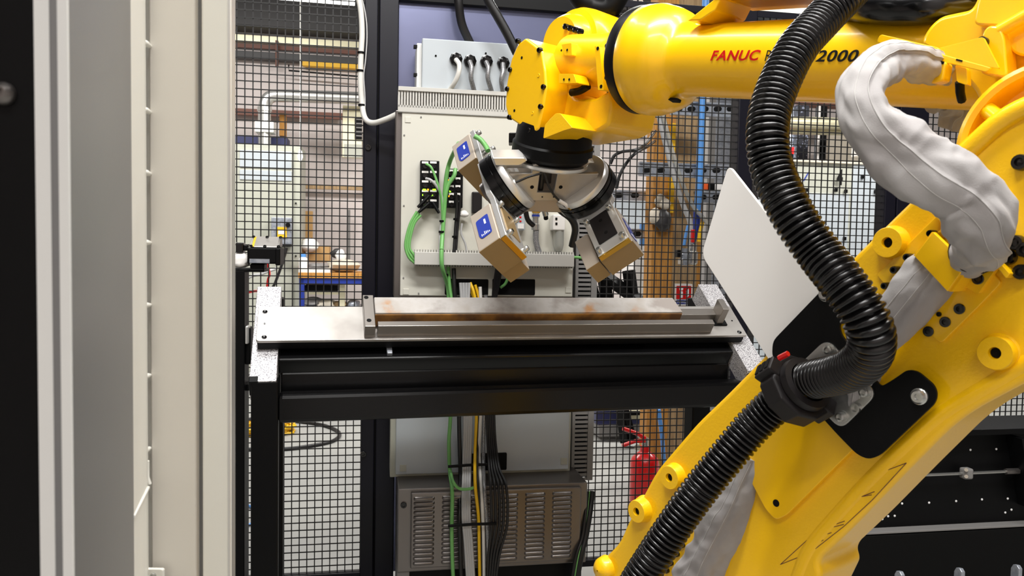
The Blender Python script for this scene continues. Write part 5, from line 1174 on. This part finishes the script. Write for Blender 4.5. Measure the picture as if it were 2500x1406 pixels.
# sensor leads
def lead(label, pts, r=.0035, m='black_cable', yy=-.09):
    P = []
    for x, y, *k in pts:
        F = Fr(G.P(0, k[0] if k else yy, 0), G.ex, G.ez); P.append(F.W(x, y))
    return tag(MB().tube(spl(P, 8), r, 8).build('sensor_lead', M[m], smooth=60), label, 'cable')
lead('black sensor lead crossing the left of the gripper plate', [(1326, 420), (1318, 424), (1290, 432), (1262, 444), (1236, 452)])
lead('black sensor lead crossing the right of the gripper plate', [(1328, 420), (1338, 450), (1352, 475), (1368, 492), (1384, 508)])
lead('thick black lead rising through the gripper slot', [(1318, 470, -.05), (1322, 440, -.05), (1326, 400, -.05)], .009)
t = thing('sensor_plug', 'white sleeved sensor plug at the left swivel', 'sensor', G.P(-.1, -.1, -.1))
F = Fr(G.P(0, -.095, 0), G.ex, G.ez)
MB().cyl(F.W(1258, 444), F.W(1236, 452), .0075, 10).build('sleeve', M['white'], t, smooth=40)
MB().cyl(F.W(1236, 452), F.W(1212, 456), .006, 10).build('tip', M['zinc'], t, smooth=40)
t = thing('sensor_plug', 'brass tipped sensor plug at the right swivel', 'sensor', G.P(.05, -.1, -.13))
MB().cyl(F.W(1366, 490), F.W(1388, 504), .006, 10).build('sleeve', M['white'], t, smooth=40)
MB().cyl(F.W(1388, 504), F.W(1404, 518), .007, 10).build('tip', M['brass'], t, smooth=40)
lead('black hose curling under the gripper to the push fitting', [(1300, 480, .1), (1284, 505, .1), (1288, 535, .1), (1302, 550, .1)], .009)
lead('black hose running from the gripper to the right magnets', [(1345, 488, .05), (1370, 515, .05), (1395, 535, .05), (1404, 560, .05), (1396, 600, .05)], .012)
t = thing('silver_connector', 'silver round connector under the gripper plate', 'connector', G.P(0, .05, -.2))
F2 = Fr(G.P(0, .06, 0), G.ex, G.ez); MB().cyl(F2.W(1322, 488), F2.W(1332, 524), .010, 14).build('barrel', M['zinc'], t, smooth=40); MB().cyl(F2.W(1332, 524), F2.W(1333, 534), .008, 12).build('nose', M['black'], t, smooth=40)
t = thing('yellow_nozzle', 'yellow tapered nozzle behind the gripper plate', 'nozzle', G.P(0, .1, -.2))
F3 = Fr(G.P(0, .12, 0), G.ex, G.ez); MB().lathe(F3.W(1310, 480), -Z, [(0, .030), (.03, .024), (.05, .016), (.055, .012)], 16).build('cone', Y_, t, smooth=40)
lead('green cable arching over the upper magnet head', [(1158, 332, .16), (1172, 340, .15), (1184, 354, .13), (1192, 368, .1)], .008, 'green')

# ================================================================ black frame with a rod at the lower right
bw = .30
def fr2(x, y): return FN.uv(x, y, bw)
t = bgroot('black_machine_frame', 'black steel hopper frame behind the lower robot arm', 'frame', 2300, 1400, bw)
MB().prism(FN, [fr2(2100, 1060), fr2(3000, 1030), fr2(3000, 1310), fr2(2040, 1290)], bw - .03, bw).build('front_sheet', M['black'], t, bev=.003)
a, b, c, d = bguv(2000, 1046, 3000, 1060, bw + .06); MB().box(FN, a, b, c, d, bw - .20, bw + .06).build('top_flange', M['black'], t, bev=.003)
MB().prism(FN, [fr2(2455, 1060), fr2(2470, 1060), fr2(2500, 1230), fr2(2484, 1230)], bw, bw + .09).build('gusset', M['black'], t, bev=.002)
a, b, c, d = bguv(2000, 1281, 3000, 1286, bw + .05); MB().box(FN, a, b, c, d, bw - .10, bw + .05).build('lower_ledge', M['dark_duct'], t, bev=.002)
a, b, c, d = bguv(1960, 1290, 3000, 1500, bw + .05); MB().box(FN, a, b, .0, d, bw - .3, bw + .05).build('lower_body', M['black_matt'], t, bev=.003)
for x, y in ((2305, 1101), (2369, 1098), (2432, 1096), (2202, 1229), (2268, 1227), (2334, 1223), (2397, 1219), (2460, 1217), (2154, 1267), (2168, 1260), (2184, 1259), (2454, 1251), (2469, 1244)):
    q = fr2(x, y); MB().lathe(FN.P(q[0], q[1], bw), FN.ez, [(0, .005), (.002, .005), (.003, .003), (.003, .0002)], 10, cap=False).build('rivet', M['white_print'], t)
t = bgroot('threaded_rod', 'thin steel rod with clamp nuts across the black frame', 'rod', 2350, 1165, bw)
MB().cyl(FN.W(2180, 1163, bw + .04), FN.W(2480, 1150, bw + .04), .007, 12).build('rod', M['zinc'], t, smooth=50)
MB().cyl(FN.W(2455, 1151, bw + .04), FN.W(2486, 1150, bw + .04), .014, 6).build('end_nut', M['stainless'], t)
MB().box(Fr(FN.W(2359, 1155, bw + .04), FN.ex, Z), -.022, .022, -.024, .024, -.02, .02).build('clamp', M['dark_duct'], t, bev=.008)
for s in (-1, 1): MB().cyl(FN.W(2359, 1155 + s * 8, bw + .06), FN.W(2359, 1155 + s * 8, bw + .07), .008, 10).build('clamp_screw', M['zinc'], t, smooth=40)
for k, (x, y) in enumerate(((2205, 1412), (2352, 1404), (2492, 1396))):
    q = FN.uv(x, y, .75); mb = MB(); F = Fr(FN.P(q[0], q[1], .75), -FN.ez, Z)
    ob = mb.prism(F, [(0, -.9), (.04, -.9), (.04, .0), (.03, .018), (.012, .022), (0, .012)], -.008, .008).build('steel_fin', M['galv'], bev=.002)
    tag(ob, ('left', 'middle', 'right')[k] + ' of three upright steel fins at the bottom right edge', 'fin')
tag(MB().tube([FN.W(2020, 1330, .5), FN.W(2067, 1395, .5), FN.W(2069, 1460, .5)], .010, 8).build('red_rod', M['red'], smooth=20), 'bent red rod below the robot arm', 'rod')
